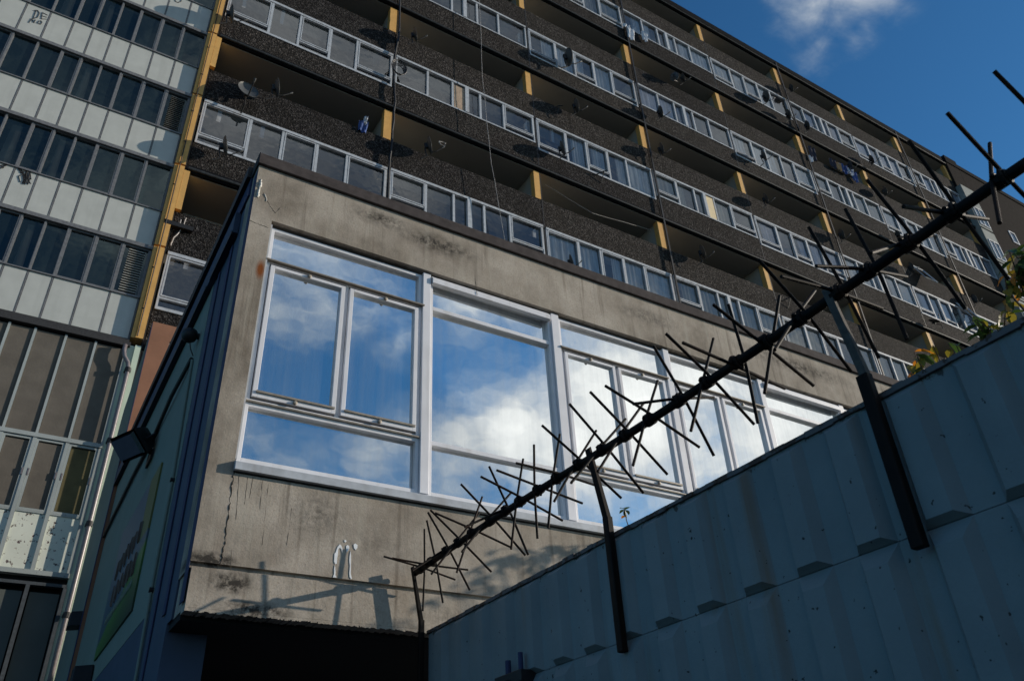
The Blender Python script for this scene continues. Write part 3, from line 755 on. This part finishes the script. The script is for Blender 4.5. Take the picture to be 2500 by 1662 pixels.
# ochre corner column above, mint column below
for n in range(7):
    z = fz[n] if n else 10.06
    nz = fz[n+1] if n < 6 else 28.7
    MB().box(.865, .945, T-.10, T+.2, z+.01, nz-.05).build('corner_column', 'yellow', tw)
    MB().box(.95, 1.11, T-.13, T+.2, z+.01, nz-.05).build('corner_column', 'yellow', tw)
    for q in (.3, .75):
        MB().box(.93, 1.0, T-.145, T-.131, z+q*2.6, z+q*2.6+.02).build('cable_clip', 'black', tw)
for z0, z1 in ((24.75, 26.05), (19.35, 20.65), (13.94, 15.25)): MB().box(1.115, 1.26, T-.12, T+.2, z0, z1).build('column_cheek', 'yellow', tw)
MB().tube([(.985, T-.15, 10.1), (.99, T-.16, 14), (.975, T-.15, 18), (.99, T-.16, 22), (.98, T-.15, 27)], .014, 6).build('column_cable', 'cable', tw)
MB().box(.86, 1.00, T-.02, T+.2, GZ, 9.9).box(1.0, 1.115, T-.09, T+.2, GZ, 9.9).build('lower_column', 'mintb', tw)
MB().tube([(.80, T-.13, 9.82), (.80, T-.14, 9.66), (.84, T-.15, 9.52), (.93, T-.15, 9.40), (.965, T-.15, 9.25), (.965, T-.15, 9.0), (.965, T-.15, 5), (.955, T-.15, GZ)], .045, 12).build('rainwater_pipe', 'pipe', tw, smooth=True)
for zz in (9.22, 7.55, 5.8, 4.1): MB().tube([(.965, T-.15, zz-.05), (.965, T-.15, zz+.05)], .062, 12).box(.90, 1.03, T-.15, T-.02, zz-.02, zz+.02).build('pipe_collar', 'black', tw)
# marker writing on two panels
def strokes(px, off, scale, name):
    m = MB()
    for st_ in px:
        P = [at(off[0]+x*scale, off[1]+y*scale, 1, T+.008) for x, y in st_]
        for a, b in zip(P, P[1:]): m.tube([a, b], .0085, 5)
    return m.build(name, 'ink', tw)
strokes([[(300, 85), (275, 150)], [(275, 90), (310, 88), (325, 110), (310, 145), (268, 158)],
         [(350, 105), (340, 160)], [(350, 105), (392, 128)], [(345, 132), (385, 145)], [(340, 158), (385, 160)],
         [(262, 155), (238, 190)], [(262, 155), (278, 190)], [(278, 190), (292, 165)], [(298, 190), (302, 192)],
         [(318, 180), (335, 172), (347, 185), (335, 202), (316, 198), (314, 186), (318, 180)]], (0, 0), .29674, 'graffiti')
strokes([[(1440, 0), (1445, 15), (1465, 24), (1490, 15), (1492, 0), (1480, -10), (1455, -12), (1440, 0)]], (0, 0), .29674, 'graffiti')
random.seed(2)
strokes([[(200+random.uniform(-60, 60), 1430+random.uniform(-55, 90)) for _ in range(3)] for _ in range(16)], (0, 0), .29674, 'graffiti')
strokes([[(40+random.uniform(-40, 40), 1370+random.uniform(-20, 20)) for _ in range(3)] for _ in range(4)], (0, 0), .29674, 'graffiti')

# ================================================================== satellite dishes
def dish_proto(name):
    t_ = thing(name, None, None)
    n, rr = 20, 6; m = MB(); a, b = .31, .36
    for side in (0, .012):
        for i in range(rr+1):
            q = i/rr
            for j in range(n):
                th = 2*math.pi*j/n; m.v.append((.09*q*q-.09-side, a*q*math.cos(th), b*q*math.sin(th)))
    K = (rr+1)*n
    for s_ in (0, K):
        for i in range(rr):
            for j in range(n):
                f_ = (s_+i*n+j, s_+i*n+(j+1) % n, s_+(i+1)*n+(j+1) % n, s_+(i+1)*n+j); m.f.append(f_ if s_ else f_[::-1])
    for j in range(n): m.f.append((rr*n+j, rr*n+(j+1) % n, K+rr*n+(j+1) % n, K+rr*n+j))
    m.build('reflector', 'dish', t_, smooth=True)
    MB().tube([(-.06, 0, -.36), (.14, 0, -.34), (.42, 0, -.20)], .020, 6).build('feed_arm', 'black', t_)
    MB().tube([(.38, 0, -.21), (.45, 0, -.17), (.49, 0, -.15)], [.026, .034, .03], 10).build('receiver', 'dish', t_)
    MB().box(-.20, -.10, -.05, .05, -.12, .10).tube([(-.16, 0, .05), (-.22, 0, -.15), (-.24, 0, -.52), (-.5, 0, -.62)], .026, 8).build('mast', 'black', t_)
    return t_
DS = [(567, 35, 90, 1, 'left of the top corner window of the block'), (607, 218, 12, 1.15, 'tilted broad face towards the camera beside the ochre column'), (678, 215, 88, 1, 'seen edge on, right of the broad tilted one'), (552, 357, 85, 1, 'edge on, under the lowest left window strip'),
      (1015, 85, 70, .95, 'in the dark balcony at the top left'), (1050, 355, 72, 1.05, 'beside the heart shaped wire'), (1388, 140, 84, 1.35, 'largest and edge on against curtained windows'),
      (1408, 258, 70, 1.0, 'next to an empty bracket under an ochre pillar'), (1374, 362, 62, 1.0, 'in front of the white curtained window'), (1396, 637, 60, .8, 'half hidden by the coping of the low block'),
      (1613, 273, 66, .95, 'below pale green curtains'), (1615, 363, 66, .9, 'in shade under the second ochre pillar row'), (1647, 187, 120, .8, 'pale left one of a pair'), (1668, 190, 60, .8, 'dark right one of a pair'),
      (1716, 615, 60, 1.0, 'alone on the balcony above the far end of the low block'), (1870, 236, 72, 1.1, 'tall, on the top window strip'), (1925, 279, 60, .95, 'second on the top window strip'), (1971, 306, 60, .95, 'third on the top window strip'),
      (1865, 380, 50, 1.0, 'pale, before the windows of the second strip from the top'), (1932, 215, 60, .8, 'in the top balcony shade'), (2076, 403, 55, .9, 'above hanging laundry'), (2128, 389, 50, .95, 'fourth on the top window strip'),
      (1870, 485, 55, .9, 'on a balcony under the second strip from the top'), (2055, 572, 60, .95, 'in a dark balcony behind the spikes'), (2160, 466, 60, .9, 'in a dark balcony just below the top strip'), (2192, 572, 60, .8, 'by the brightest window behind the bar'),
      (2224, 652, 60, .9, 'in the balcony right of the thick bar'), (2281, 783, 15, .9, 'flat, seen from below under two tilted open windows'), (2379, 729, 60, .9, 'nearest the pale stair column')]
proto = dish_proto('satellite_dish')
for i, (px, py, yaw, s_, lab) in enumerate(DS):
    p = at(px, py, 1, T-.42)
    if i == 0: o = proto
    else:
        o = proto.copy(); C.objects.link(o)
        for ch in list(proto.children):
            c = ch.copy(); C.objects.link(c); c.parent = o
    s_ *= .84; o.location = p; o.scale = (s_, s_, s_)
    # yaw 90 = facing along +x (edge on); smaller turns the face towards the street
    o.rotation_euler = (0, math.radians(-14 if yaw != 15 else -60), math.radians(yaw-90-6))
    tag(o, 'grey satellite dish ' + lab, 'satellite dish', 'satellite dishes on the slab block')
def bracket(px, py, lab):
    p = at(px, py, 1, T-.25); o = thing('dish_bracket', lab, 'bracket', tuple(p), 'empty dish brackets')
    MB().tube([(p.x-.3, T-.01, p.z-.15), p, (p.x+.12, p.y-.05, p.z+.02)], .022, 6).tube([p, (p.x-.02, T-.01, p.z-.42)], .018, 6).build('arm', 'black', o)
bracket(1366, 258, 'empty dish bracket on the parapet left of a dish'); bracket(1475, 418, 'empty dish bracket below the curtained strip')
bracket(1930, 725, 'empty dish bracket behind the bent grey post arm')

# ------------------------------------------------------------------ cables, wires, laundry
def cable(name, lab, cat, pts, r, mat='cable'):
    P = []
    pv = [Vector(p) for p in pts]
    for a, b in zip(pv, pv[1:]):
        for k in range(4): P.append(a.lerp(b, k/4)+Vector((random.uniform(-.015, .015), random.uniform(-.01, .01), 0)))
    P.append(pv[-1]); o = MB().tube(P, r, 5).build(name, mat); tag(o, lab, cat); return o
random.seed(31)
cable('cable_bundle', 'black cable bundle hanging down the first bay joint of the slab block', 'cable', [(6.80, T-.14, 31), (6.72, T-.14, 27), (6.78, T-.15, 24.8), (6.62, T-.14, 22.6), (6.75, T-.14, 21.0), (6.70, T-.14, 19.2), (6.66, T-.14, 17.5), (6.70, T-.14, 14)], .035)
m = MB()
for k in range(5):
    r_ = .18+.05*k/2; cc = Vector((6.80, T-.2, 22.55+.03*k))
    m.tube([cc+Vector((r_*math.cos(q*.5+k), -.01*k, 1.3*r_*math.sin(q*.5+k))) for q in range(13)], .017, 5)
tag(m.build('cable_coil', 'cable'), 'loose coil of black cable tied at the first bay joint', 'cable')
wp = [at(1170, 0, 1, T-.35), at(1178, 190, 1, T-.35), at(1200, 400, 1, T-.35), at(1233, 590, 1, T-.35)]
wp.insert(0, wp[0]+Vector((-.1, 0, 6))); cable('aerial_wire', 'thin pale wire hanging down across the flats to the coping', 'wire', wp, .009, 'wire')
cable('clothes_line', 'thin washing line slung across a balcony below the third pillar', 'wire', [at(1330, 450, 1, T+.3), at(1445, 520, 1, T+.1), at(1590, 562, 1, T+.3)], .010, 'wire')
cable('loose_cable', 'white kinked cable dangling on the pebble dash by the ochre column', 'cable', [at(455, 533, 1, T-.03), at(448, 555, 1, T-.03), at(424, 580, 1, T-.03), at(417, 600, 1, T-.03)], .014, 'wire')
pl = at(410, 530, 1, T-.1)
o = thing('wall_batten', 'black batten lamp fixed to the parapet beside the ochre column', 'lamp', tuple(pl))
MB().box(pl.x-.05, pl.x+.62, T-.14, T-.005, pl.z-.22, pl.z-.10).build('body', 'black', o); MB().tube([(pl.x+.3, T-.08, pl.z-.10), (pl.x+.3, T-.08, pl.z+.06)], .015, 6).build('bracket', 'wire', o)
hp = [(1925, 1165), (1940, 1190), (1975, 1205), (1978, 1180), (1955, 1170), (1925, 1165)]
m = MB().tube([at(500+x*.29674, y*.29674, 1, T+.1) for x, y in hp], .02, 6)
tag(m.build('wire_heart', 'wire'), 'heart shaped loop of white wire hanging in a balcony', 'ornament')
def laundry(name, lab, items, yy):
    o = thing(name, lab, 'laundry', tuple(at(items[0][0], items[0][1], 1, yy)))
    for px, py, w_, h_, mt in items:
        p = at(px, py, 1, yy); m = MB(); n = 7
        for i in range(n+1):
            for j in range(n+1):
                m.v.append((p.x-w_/2+w_*i/n*(1-.12*j/n), yy+.05*math.sin(i*1.6+j*.4), p.z+h_/2-h_*j/n+.03*math.sin(i*1.1)))
        for i in range(n):
            for j in range(n): q = i*(n+1)+j; m.f.append((q, q+1, q+n+2, q+n+1))
        m.build('cloth', mt, o)
laundry('laundry', 'blue, white and tan laundry hung over a balcony rail high on the right', [(2035, 400, .5, .7, 'cloth3'), (2050, 408, .35, .6, 'cloth4'), (2062, 413, .6, .7, 'cloth1'), (2078, 420, .5, .5, 'cloth2'), (2088, 432, .45, .8, 'cloth1')], T-.15)
laundry('laundry', 'dark clothes hanging in the balcony under the drain pipe on the upper right', [(1985, 375, .5, 1.0, 'cloth3'), (1980, 388, .4, .4, 'cloth2')], T-.05)
laundry('laundry', 'white cloth bulging out of an open window near the top', [(1540, 82, .5, .9, 'cloth2'), (1575, 90, .35, .7, 'cloth2'), (1530, 65, .4, .3, 'cloth2')], T-.15)
laundry('laundry', 'blue cloth bundle on the rail of the lowest long balcony', [(887, 310, .3, .45, 'cloth1'), (893, 295, .12, .35, 'cloth2')], T-.05)
# boarded panes and an open sash
def boarded(px, py, w_, h_, mt, lab):
    p = at(px, py, 1, T-.01); o = MB().box(p.x-w_/2, p.x+w_/2, T-.012, T+.0, p.z-h_/2, p.z+h_/2).build('window_board', mt, ft); o['label'] = lab
boarded(1122, 241, .42, 1.22, 'ply', 'plywood boarded pane'); boarded(1733, 507, .55, 1.25, 'cream', 'cream boarded pane')
for px, py in ((2250, 672), (2360, 765)):
    p = at(px, py, 1, T-.1)
    w = MB(); w_ = .5 if px > 2000 else .35
    tilt = .45 if px > 2000 else 0
    Pq = [(p.x-w_, T-.03-(tilt if px > 2000 else .0), p.z-.55), (p.x+w_, T-.03-(tilt if px > 2000 else .45), p.z-.55), (p.x+w_, T-.03-(0 if px > 2000 else .45), p.z+.55), (p.x-w_, T-.03, p.z+.55)]
    wo = MB().prism(Pq, (0, .02, 0)).build('open_sash', 'mglass', ft)
    Pv = [Vector(q) for q in Pq]
    MB().tube(Pv+[Pv[0]], .03, 5).build('sash_frame', 'whited', wo)

# ================================================================== trees behind the wall
def leaf(m, p, d, up, L, W):
    d = d.normalized(); s = d.cross(up)
    if s.length < .01: s = Vector((1, 0, 0))
    s.normalize(); nrm = s.cross(d); i = len(m.v)
    prof_ = [(0, 0), (.25, .8), (.5, 1), (.78, .62), (1, 0)]
    mid = [p + d*L*t_ - nrm*L*.22*t_*t_ for t_, _ in prof_]
    for (t_, w_), c in zip(prof_, mid):
        m.v += [tuple(c - s*W*w_ + nrm*W*.35*w_), tuple(c), tuple(c + s*W*w_ + nrm*W*.35*w_)]
    for k in range(4):
        a = i+3*k; m.f += [(a, a+1, a+4, a+3), (a+1, a+2, a+5, a+4)]
def spray(leaves, tw_, base, tip, n, mats, L=.085):
    base, tip = Vector(base), Vector(tip)
    mid = base.lerp(tip, .55)+Vector((random.uniform(-.03, .03), random.uniform(-.03, .03), .03))
    tw_.tube([base, mid, tip], [.006, .004, .002], 5)
    for k in range(n):
        q = .35+.65*k/max(1, n-1)
        p = base.lerp(mid, q*2) if q < .5 else mid.lerp(tip, q*2-1)
        d = Vector((random.uniform(-1, 1), random.uniform(-1, 1), random.uniform(-1.1, .1)))
        leaf(leaves[random.choice(mats)], p, d, Vector((0, 0, 1)), L*random.uniform(.7, 1.2), L*random.uniform(.2, .3))
random.seed(14)
tr = thing('cherry_tree', 'cherry tree behind the ribbed wall whose green and orange leaves lean over the top', 'tree', (4.3, 1.7, GZ))
tm = MB().tube([(4.3, 1.7, GZ), (4.28, 1.68, -.6), (4.34, 1.72, .4), (4.25, 1.66, 1.3), (4.2, 1.6, 1.9)], [.10, .085, .07, .05, .03], 12)
lv = {k: MB() for k in ('lgreen', 'lyellow', 'lorange')}
tips = [(at(2480, 620, 0, 3.4), 'A'), (at(2455, 655, 0, 3.4), 'A'), (at(2500, 655, 0, 3.45), 'A'), (at(2520, 610, 0, 3.5), 'A'), (at(2400, 770, 0, 3.4), 'G'), (at(2445, 765, 0, 3.5), 'G'), (at(2370, 800, 0, 3.4), 'G'), (at(2410, 805, 0, 3.4), 'G'),
        (at(2215, 872, 0, 3.3), 'O'), (at(2235, 880, 0, 3.3), 'O'), (at(2300, 842, 0, 3.4), 'S'), (at(2325, 860, 0, 3.4), 'S')]
for p, k in tips:
    root = Vector((3.85+random.uniform(-.1, .1), p.y+(1.7-p.y)*.5, 1.35))
    tm.tube([(4.25, 1.66, 1.2), root, Vector((p.x+.10, p.y+.03, p.z-.22))], [.022, .013, .006], 6)
    for _ in range({'A': 3, 'G': 2, 'O': 2, 'S': 2}[k]):
        q = p + Vector((random.uniform(-.05, .05), random.uniform(-.05, .05), random.uniform(-.04, .04)))
        spray(lv, tm, Vector((p.x+.10, p.y+.03, p.z-.22)), q, {'A': 7, 'G': 7, 'O': 4, 'S': 4}[k], {'A': ['lgreen', 'lgreen', 'lgreen', 'lgreen', 'lgreen', 'lyellow', 'lorange'], 'G': ['lgreen', 'lgreen', 'lgreen', 'lyellow'], 'O': ['lorange', 'lyellow', 'lgreen', 'lyellow'], 'S': ['lgreen', 'lyellow']}[k])
for _ in range(70):          # crown below the line of the wall top
    q = Vector((random.uniform(3.6, 5.0), random.uniform(.9, 2.7), 0)); q.z = random.uniform(.5, min(.44*q.x, 1.9))
    b_ = Vector((4.25, 1.66, random.uniform(.6, 1.4))); tm.tube([b_, b_.lerp(q, .6)+Vector((0, 0, .1)), q], [.012, .008, .004], 4)
    for _k in range(3): spray(lv, tm, q, q+Vector((random.uniform(-.25, .25), random.uniform(-.25, .25), random.uniform(-.15, .08))), 7, ['lgreen', 'lgreen', 'lyellow'])
tm.build('trunk', 'bark', tr)
cr = lv['lgreen'].build('crown', 'lgreen', tr); lv['lyellow'].build('yellowing_leaves', 'lyellow', tr); lv['lorange'].build('orange_leaves', 'lorange', tr)
# second tree, beyond the wall, that throws its dappled shadow on the concrete
t2 = thing('young_tree', 'young tree standing behind the wall beside the concrete block, known by its shadow', 'tree', (7.5, 4.7, GZ))
tm = MB().tube([(7.5, 4.7, GZ), (7.48, 4.72, .5), (7.5, 4.7, 2.7)], [.06, .05, .02], 10); l2 = {'lgreen': MB()}
for _ in range(34):
    q = Vector((random.uniform(7.0, 8.1), random.uniform(4.45, 4.95), 0)); q.z = random.uniform(2.75, min(3.35, .50*q.x))
    b_ = Vector((7.5, 4.7, random.uniform(1.9, 2.5))); tm.tube([b_, q], [.01, .004], 4)
    for _k in range(2): spray(l2, tm, q, q+Vector((random.uniform(-.2, .2), random.uniform(-.2, .2), random.uniform(-.1, .1))), 6, ['lgreen'])
tm.build('trunk', 'bark', t2); l2['lgreen'].build('crown', 'lgreen', t2)
# seedling added as a solid plant in place of its reflection in the glass
sd = thing('seedling', 'tiny seedling with one red leaf, added in place of its reflection in the glass', 'plant', tuple(at(1540, 1300, 0, 3.12)))
lv = {'lgreen': MB(), 'lorange': MB()}; b_ = at(1540, 1300, 0, 3.12); tp = at(1524, 1238, 0, 3.12)
tm = MB().tube([b_, b_.lerp(tp, .5)+Vector((0, .01, 0)), tp], [.004, .003, .002], 5)
for px, py in ((1533, 1238), (1540, 1255), (1515, 1248), (1520, 1240), (1537, 1249), (1526, 1250)):
    q = at(px, py, 0, 3.12); leaf(lv['lgreen'], tp.lerp(b_, .1), q-tp.lerp(b_, .1), Vector((0, 0, 1)), .055, .014)
leaf(lv['lorange'], tp.lerp(b_, .35), at(1512, 1262, 0, 3.12)-tp.lerp(b_, .35), Vector((0, 0, 1)), .05, .016)
tm.build('stem', 'bark', sd); lv['lgreen'].build('leaves', 'lgreen', sd); lv['lorange'].build('red_leaf', 'lorange', sd)

# ================================================================== sun, sky, clouds
TS = Vector((2.85, -1.0, .88)).normalized()
sun = bpy.data.lights.new('sun', 'SUN'); sun.energy = 4.9; sun.angle = math.radians(.5); sun.color = (1, .885, .74)
so = bpy.data.objects.new('sun', sun); C.objects.link(so); so.rotation_euler = TS.to_track_quat('Z', 'Y').to_euler()
w = bpy.data.worlds.new('World'); sc.world = w; w.use_nodes = True; nt = w.node_tree
for n in list(nt.nodes): nt.nodes.remove(n)
sky = nt.nodes.new('ShaderNodeTexSky'); sky.sky_type = 'NISHITA'; sky.sun_disc = False
sky.sun_elevation = math.asin(TS.z); sky.sun_rotation = math.atan2(TS.x, TS.y)
sky.air_density = 1.0; sky.dust_density = .3; sky.ozone_density = 2.5; sky.altitude = 200
tc = nt.nodes.new('ShaderNodeTexCoord')
def wn(scale, detail, loc=(0, 0, 0), dist=0, rough=.55):
    mp = nt.nodes.new('ShaderNodeMapping'); mp.inputs['Location'].default_value = loc; mp.inputs['Scale'].default_value = (.8, .9, 1.7); mp.inputs['Rotation'].default_value = (.15, -.25, 0)
    nt.links.new(tc.outputs['Generated'], mp.inputs[0]); n = nt.nodes.new('ShaderNodeTexNoise')
    n.inputs['Scale'].default_value = scale; n.inputs['Detail'].default_value = detail; n.inputs['Distortion'].default_value = dist; n.inputs['Roughness'].default_value = rough
    nt.links.new(mp.outputs[0], n.inputs['Vector']); return n.outputs['Fac']
def raydir(px, py, flip):
    a, b = (px-1250)/FPX, (py-831)/FPX
    d = Vector([a*R3[0][i]+b*R3[1][i]+R3[2][i] for i in range(3)]).normalized()
    if flip: d.y = -d.y
    return d
#   cloud banks: direction, angular radius, weight (flip: seen mirrored in the glass)
BL = [(1560, 1000, .20, 1.1, 1), (1400, 1070, .17, 1.0, 1), (1700, 930, .15, 1.0, 1), (1900, 980, .16, 1.0, 1), (1780, 1120, .14, .7, 1), (1250, 1040, .13, .95, 1), (1120, 1070, .10, .8, 1),
      (1480, 910, .11, .9, 1), (1180, 730, .10, .62, 1), (1300, 760, .08, .55, 1), (1090, 1130, .09, .7, 1), (680, 750, .06, .46, 1), (900, 740, .06, .40, 1), (960, 830, .06, .48, 1), (930, 1110, .11, .62, 1), (1000, 1060, .08, .6, 1),
      (760, 1140, .11, .60, 1), (680, 1060, .07, .50, 1), (1380, 800, .07, .5, 1), (2200, 900, .2, .8, 1), (2400, 700, .2, .6, 1), (1250, 60, .30, .55, 1), (700, 200, .32, .9, 1), (480, 420, .24, .8, 1), (1000, 260, .30, .85, 1), (1900, 350, .3, .75, 1), (2150, 550, .25, .8, 1), (1600, 250, .25, .6, 1),
      (1985, 15, .062, .50, 0), (2050, 45, .050, .42, 0), (1960, 70, .045, .34, 0), (2115, 65, .032, .40, 0), (2100, 10, .04, .40, 0), (2000, 110, .045, .40, 0), (2085, 100, .035, .36, 0), (1900, 50, .035, .30, 0), (2080, -60, .08, .55, 0)]
acc = None
BL += [((-1, .1, .35), 0, .6, .36, 2), ((-.6, -.9, .12), 0, .5, .8, 2), ((.3, -1, -.02), 0, .34, .9, 2), ((.2, .5, .95), 0, .16, .3, 2), ((-.3, .3, .9), 0, .55, .5, 2), ((.95, -.6, .12), 0, .35, .5, 2), ((-.5, .9, .25), 0, .6, .5, 2)]  # unseen cloud banks added to make the ambient light more neutral
for px, py, r_, wt, fl_ in BL:
    d = Vector(px).normalized() if fl_ == 2 else raydir(px, py, fl_)
    v = nt.nodes.new('ShaderNodeVectorMath'); v.operation = 'DISTANCE'; v.inputs[1].default_value = d
    nt.links.new(tc.outputs['Generated'], v.inputs[0])
    s_ = math_(nt, 'MULTIPLY', math_(nt, 'SUBTRACT', 1.0, math_(nt, 'MULTIPLY', v.outputs['Value'], 1/(r_*1.25)), clamp=True), wt)
    acc = s_ if acc is None else math_(nt, 'MAXIMUM', acc, s_)
nz = wn(6.5, 12, (.3, .1, 0), .5, .60); nz2 = wn(20, 9, (2, 1, 0), .5, .62)
nn = math_(nt, 'ADD', math_(nt, 'MULTIPLY', math_(nt, 'SUBTRACT', nz, .5), 1.5), math_(nt, 'MULTIPLY', math_(nt, 'SUBTRACT', nz2, .5), .55))
gate = math_(nt, 'MULTIPLY', acc, 6.0, clamp=True)
tot = math_(nt, 'MULTIPLY', math_(nt, 'ADD', math_(nt, 'MULTIPLY', acc, 1.5), math_(nt, 'SUBTRACT', nn, .22)), gate)
mr = nt.nodes.new('ShaderNodeMapRange'); mr.interpolation_type = 'SMOOTHSTEP'
mr.inputs['From Min'].default_value = .0; mr.inputs['From Max'].default_value = 1.05; nt.links.new(tot, mr.inputs['Value'])
cov = mr.outputs[0]
SK = .10
skys = nt.nodes.new('ShaderNodeVectorMath'); skys.operation = 'MULTIPLY'; skys.inputs[1].default_value = (SK*.36, SK*.84, SK*1.14)
nt.links.new(sky.outputs[0], skys.inputs[0])
ccol = ramp(nt, math_(nt, 'MULTIPLY', tot, .6, clamp=True), [(0, (.26, .37, .47)), (.45, (.68, .71, .73)), (1, (1.22, 1.22, 1.2))])
fin = mix(nt, skys.outputs[0], ccol, cov)
bg = nt.nodes.new('ShaderNodeBackground'); nt.links.new(fin, bg.inputs[0]); bg.inputs[1].default_value = 1.0
wo_ = nt.nodes.new('ShaderNodeOutputWorld'); nt.links.new(bg.outputs[0], wo_.inputs[0])

# ================================================================== camera
cam = bpy.data.cameras.new('camera'); co = bpy.data.objects.new('camera', cam); C.objects.link(co); sc.camera = co
r, dn, fw = (Vector(v) for v in R3)
co.matrix_world = Matrix(((r.x, -dn.x, -fw.x, 0), (r.y, -dn.y, -fw.y, 0), (r.z, -dn.z, -fw.z, 0), (0, 0, 0, 1)))
cam.sensor_width = 36; cam.sensor_fit = 'HORIZONTAL'; cam.lens = FPX/2500*36; cam.clip_start = .05; cam.clip_end = 1000
cam.dof.use_dof = True; cam.dof.focus_distance = 6.8; cam.dof.aperture_fstop = 4.0
sc.view_settings.view_transform = 'Standard'; sc.view_settings.look = 'None'; sc.view_settings.exposure = 0.0; sc.view_settings.gamma = 1
sc.cycles.max_bounces = 6; sc.cycles.diffuse_bounces = 3; sc.cycles.glossy_bounces = 3; sc.cycles.transparent_max_bounces = 8
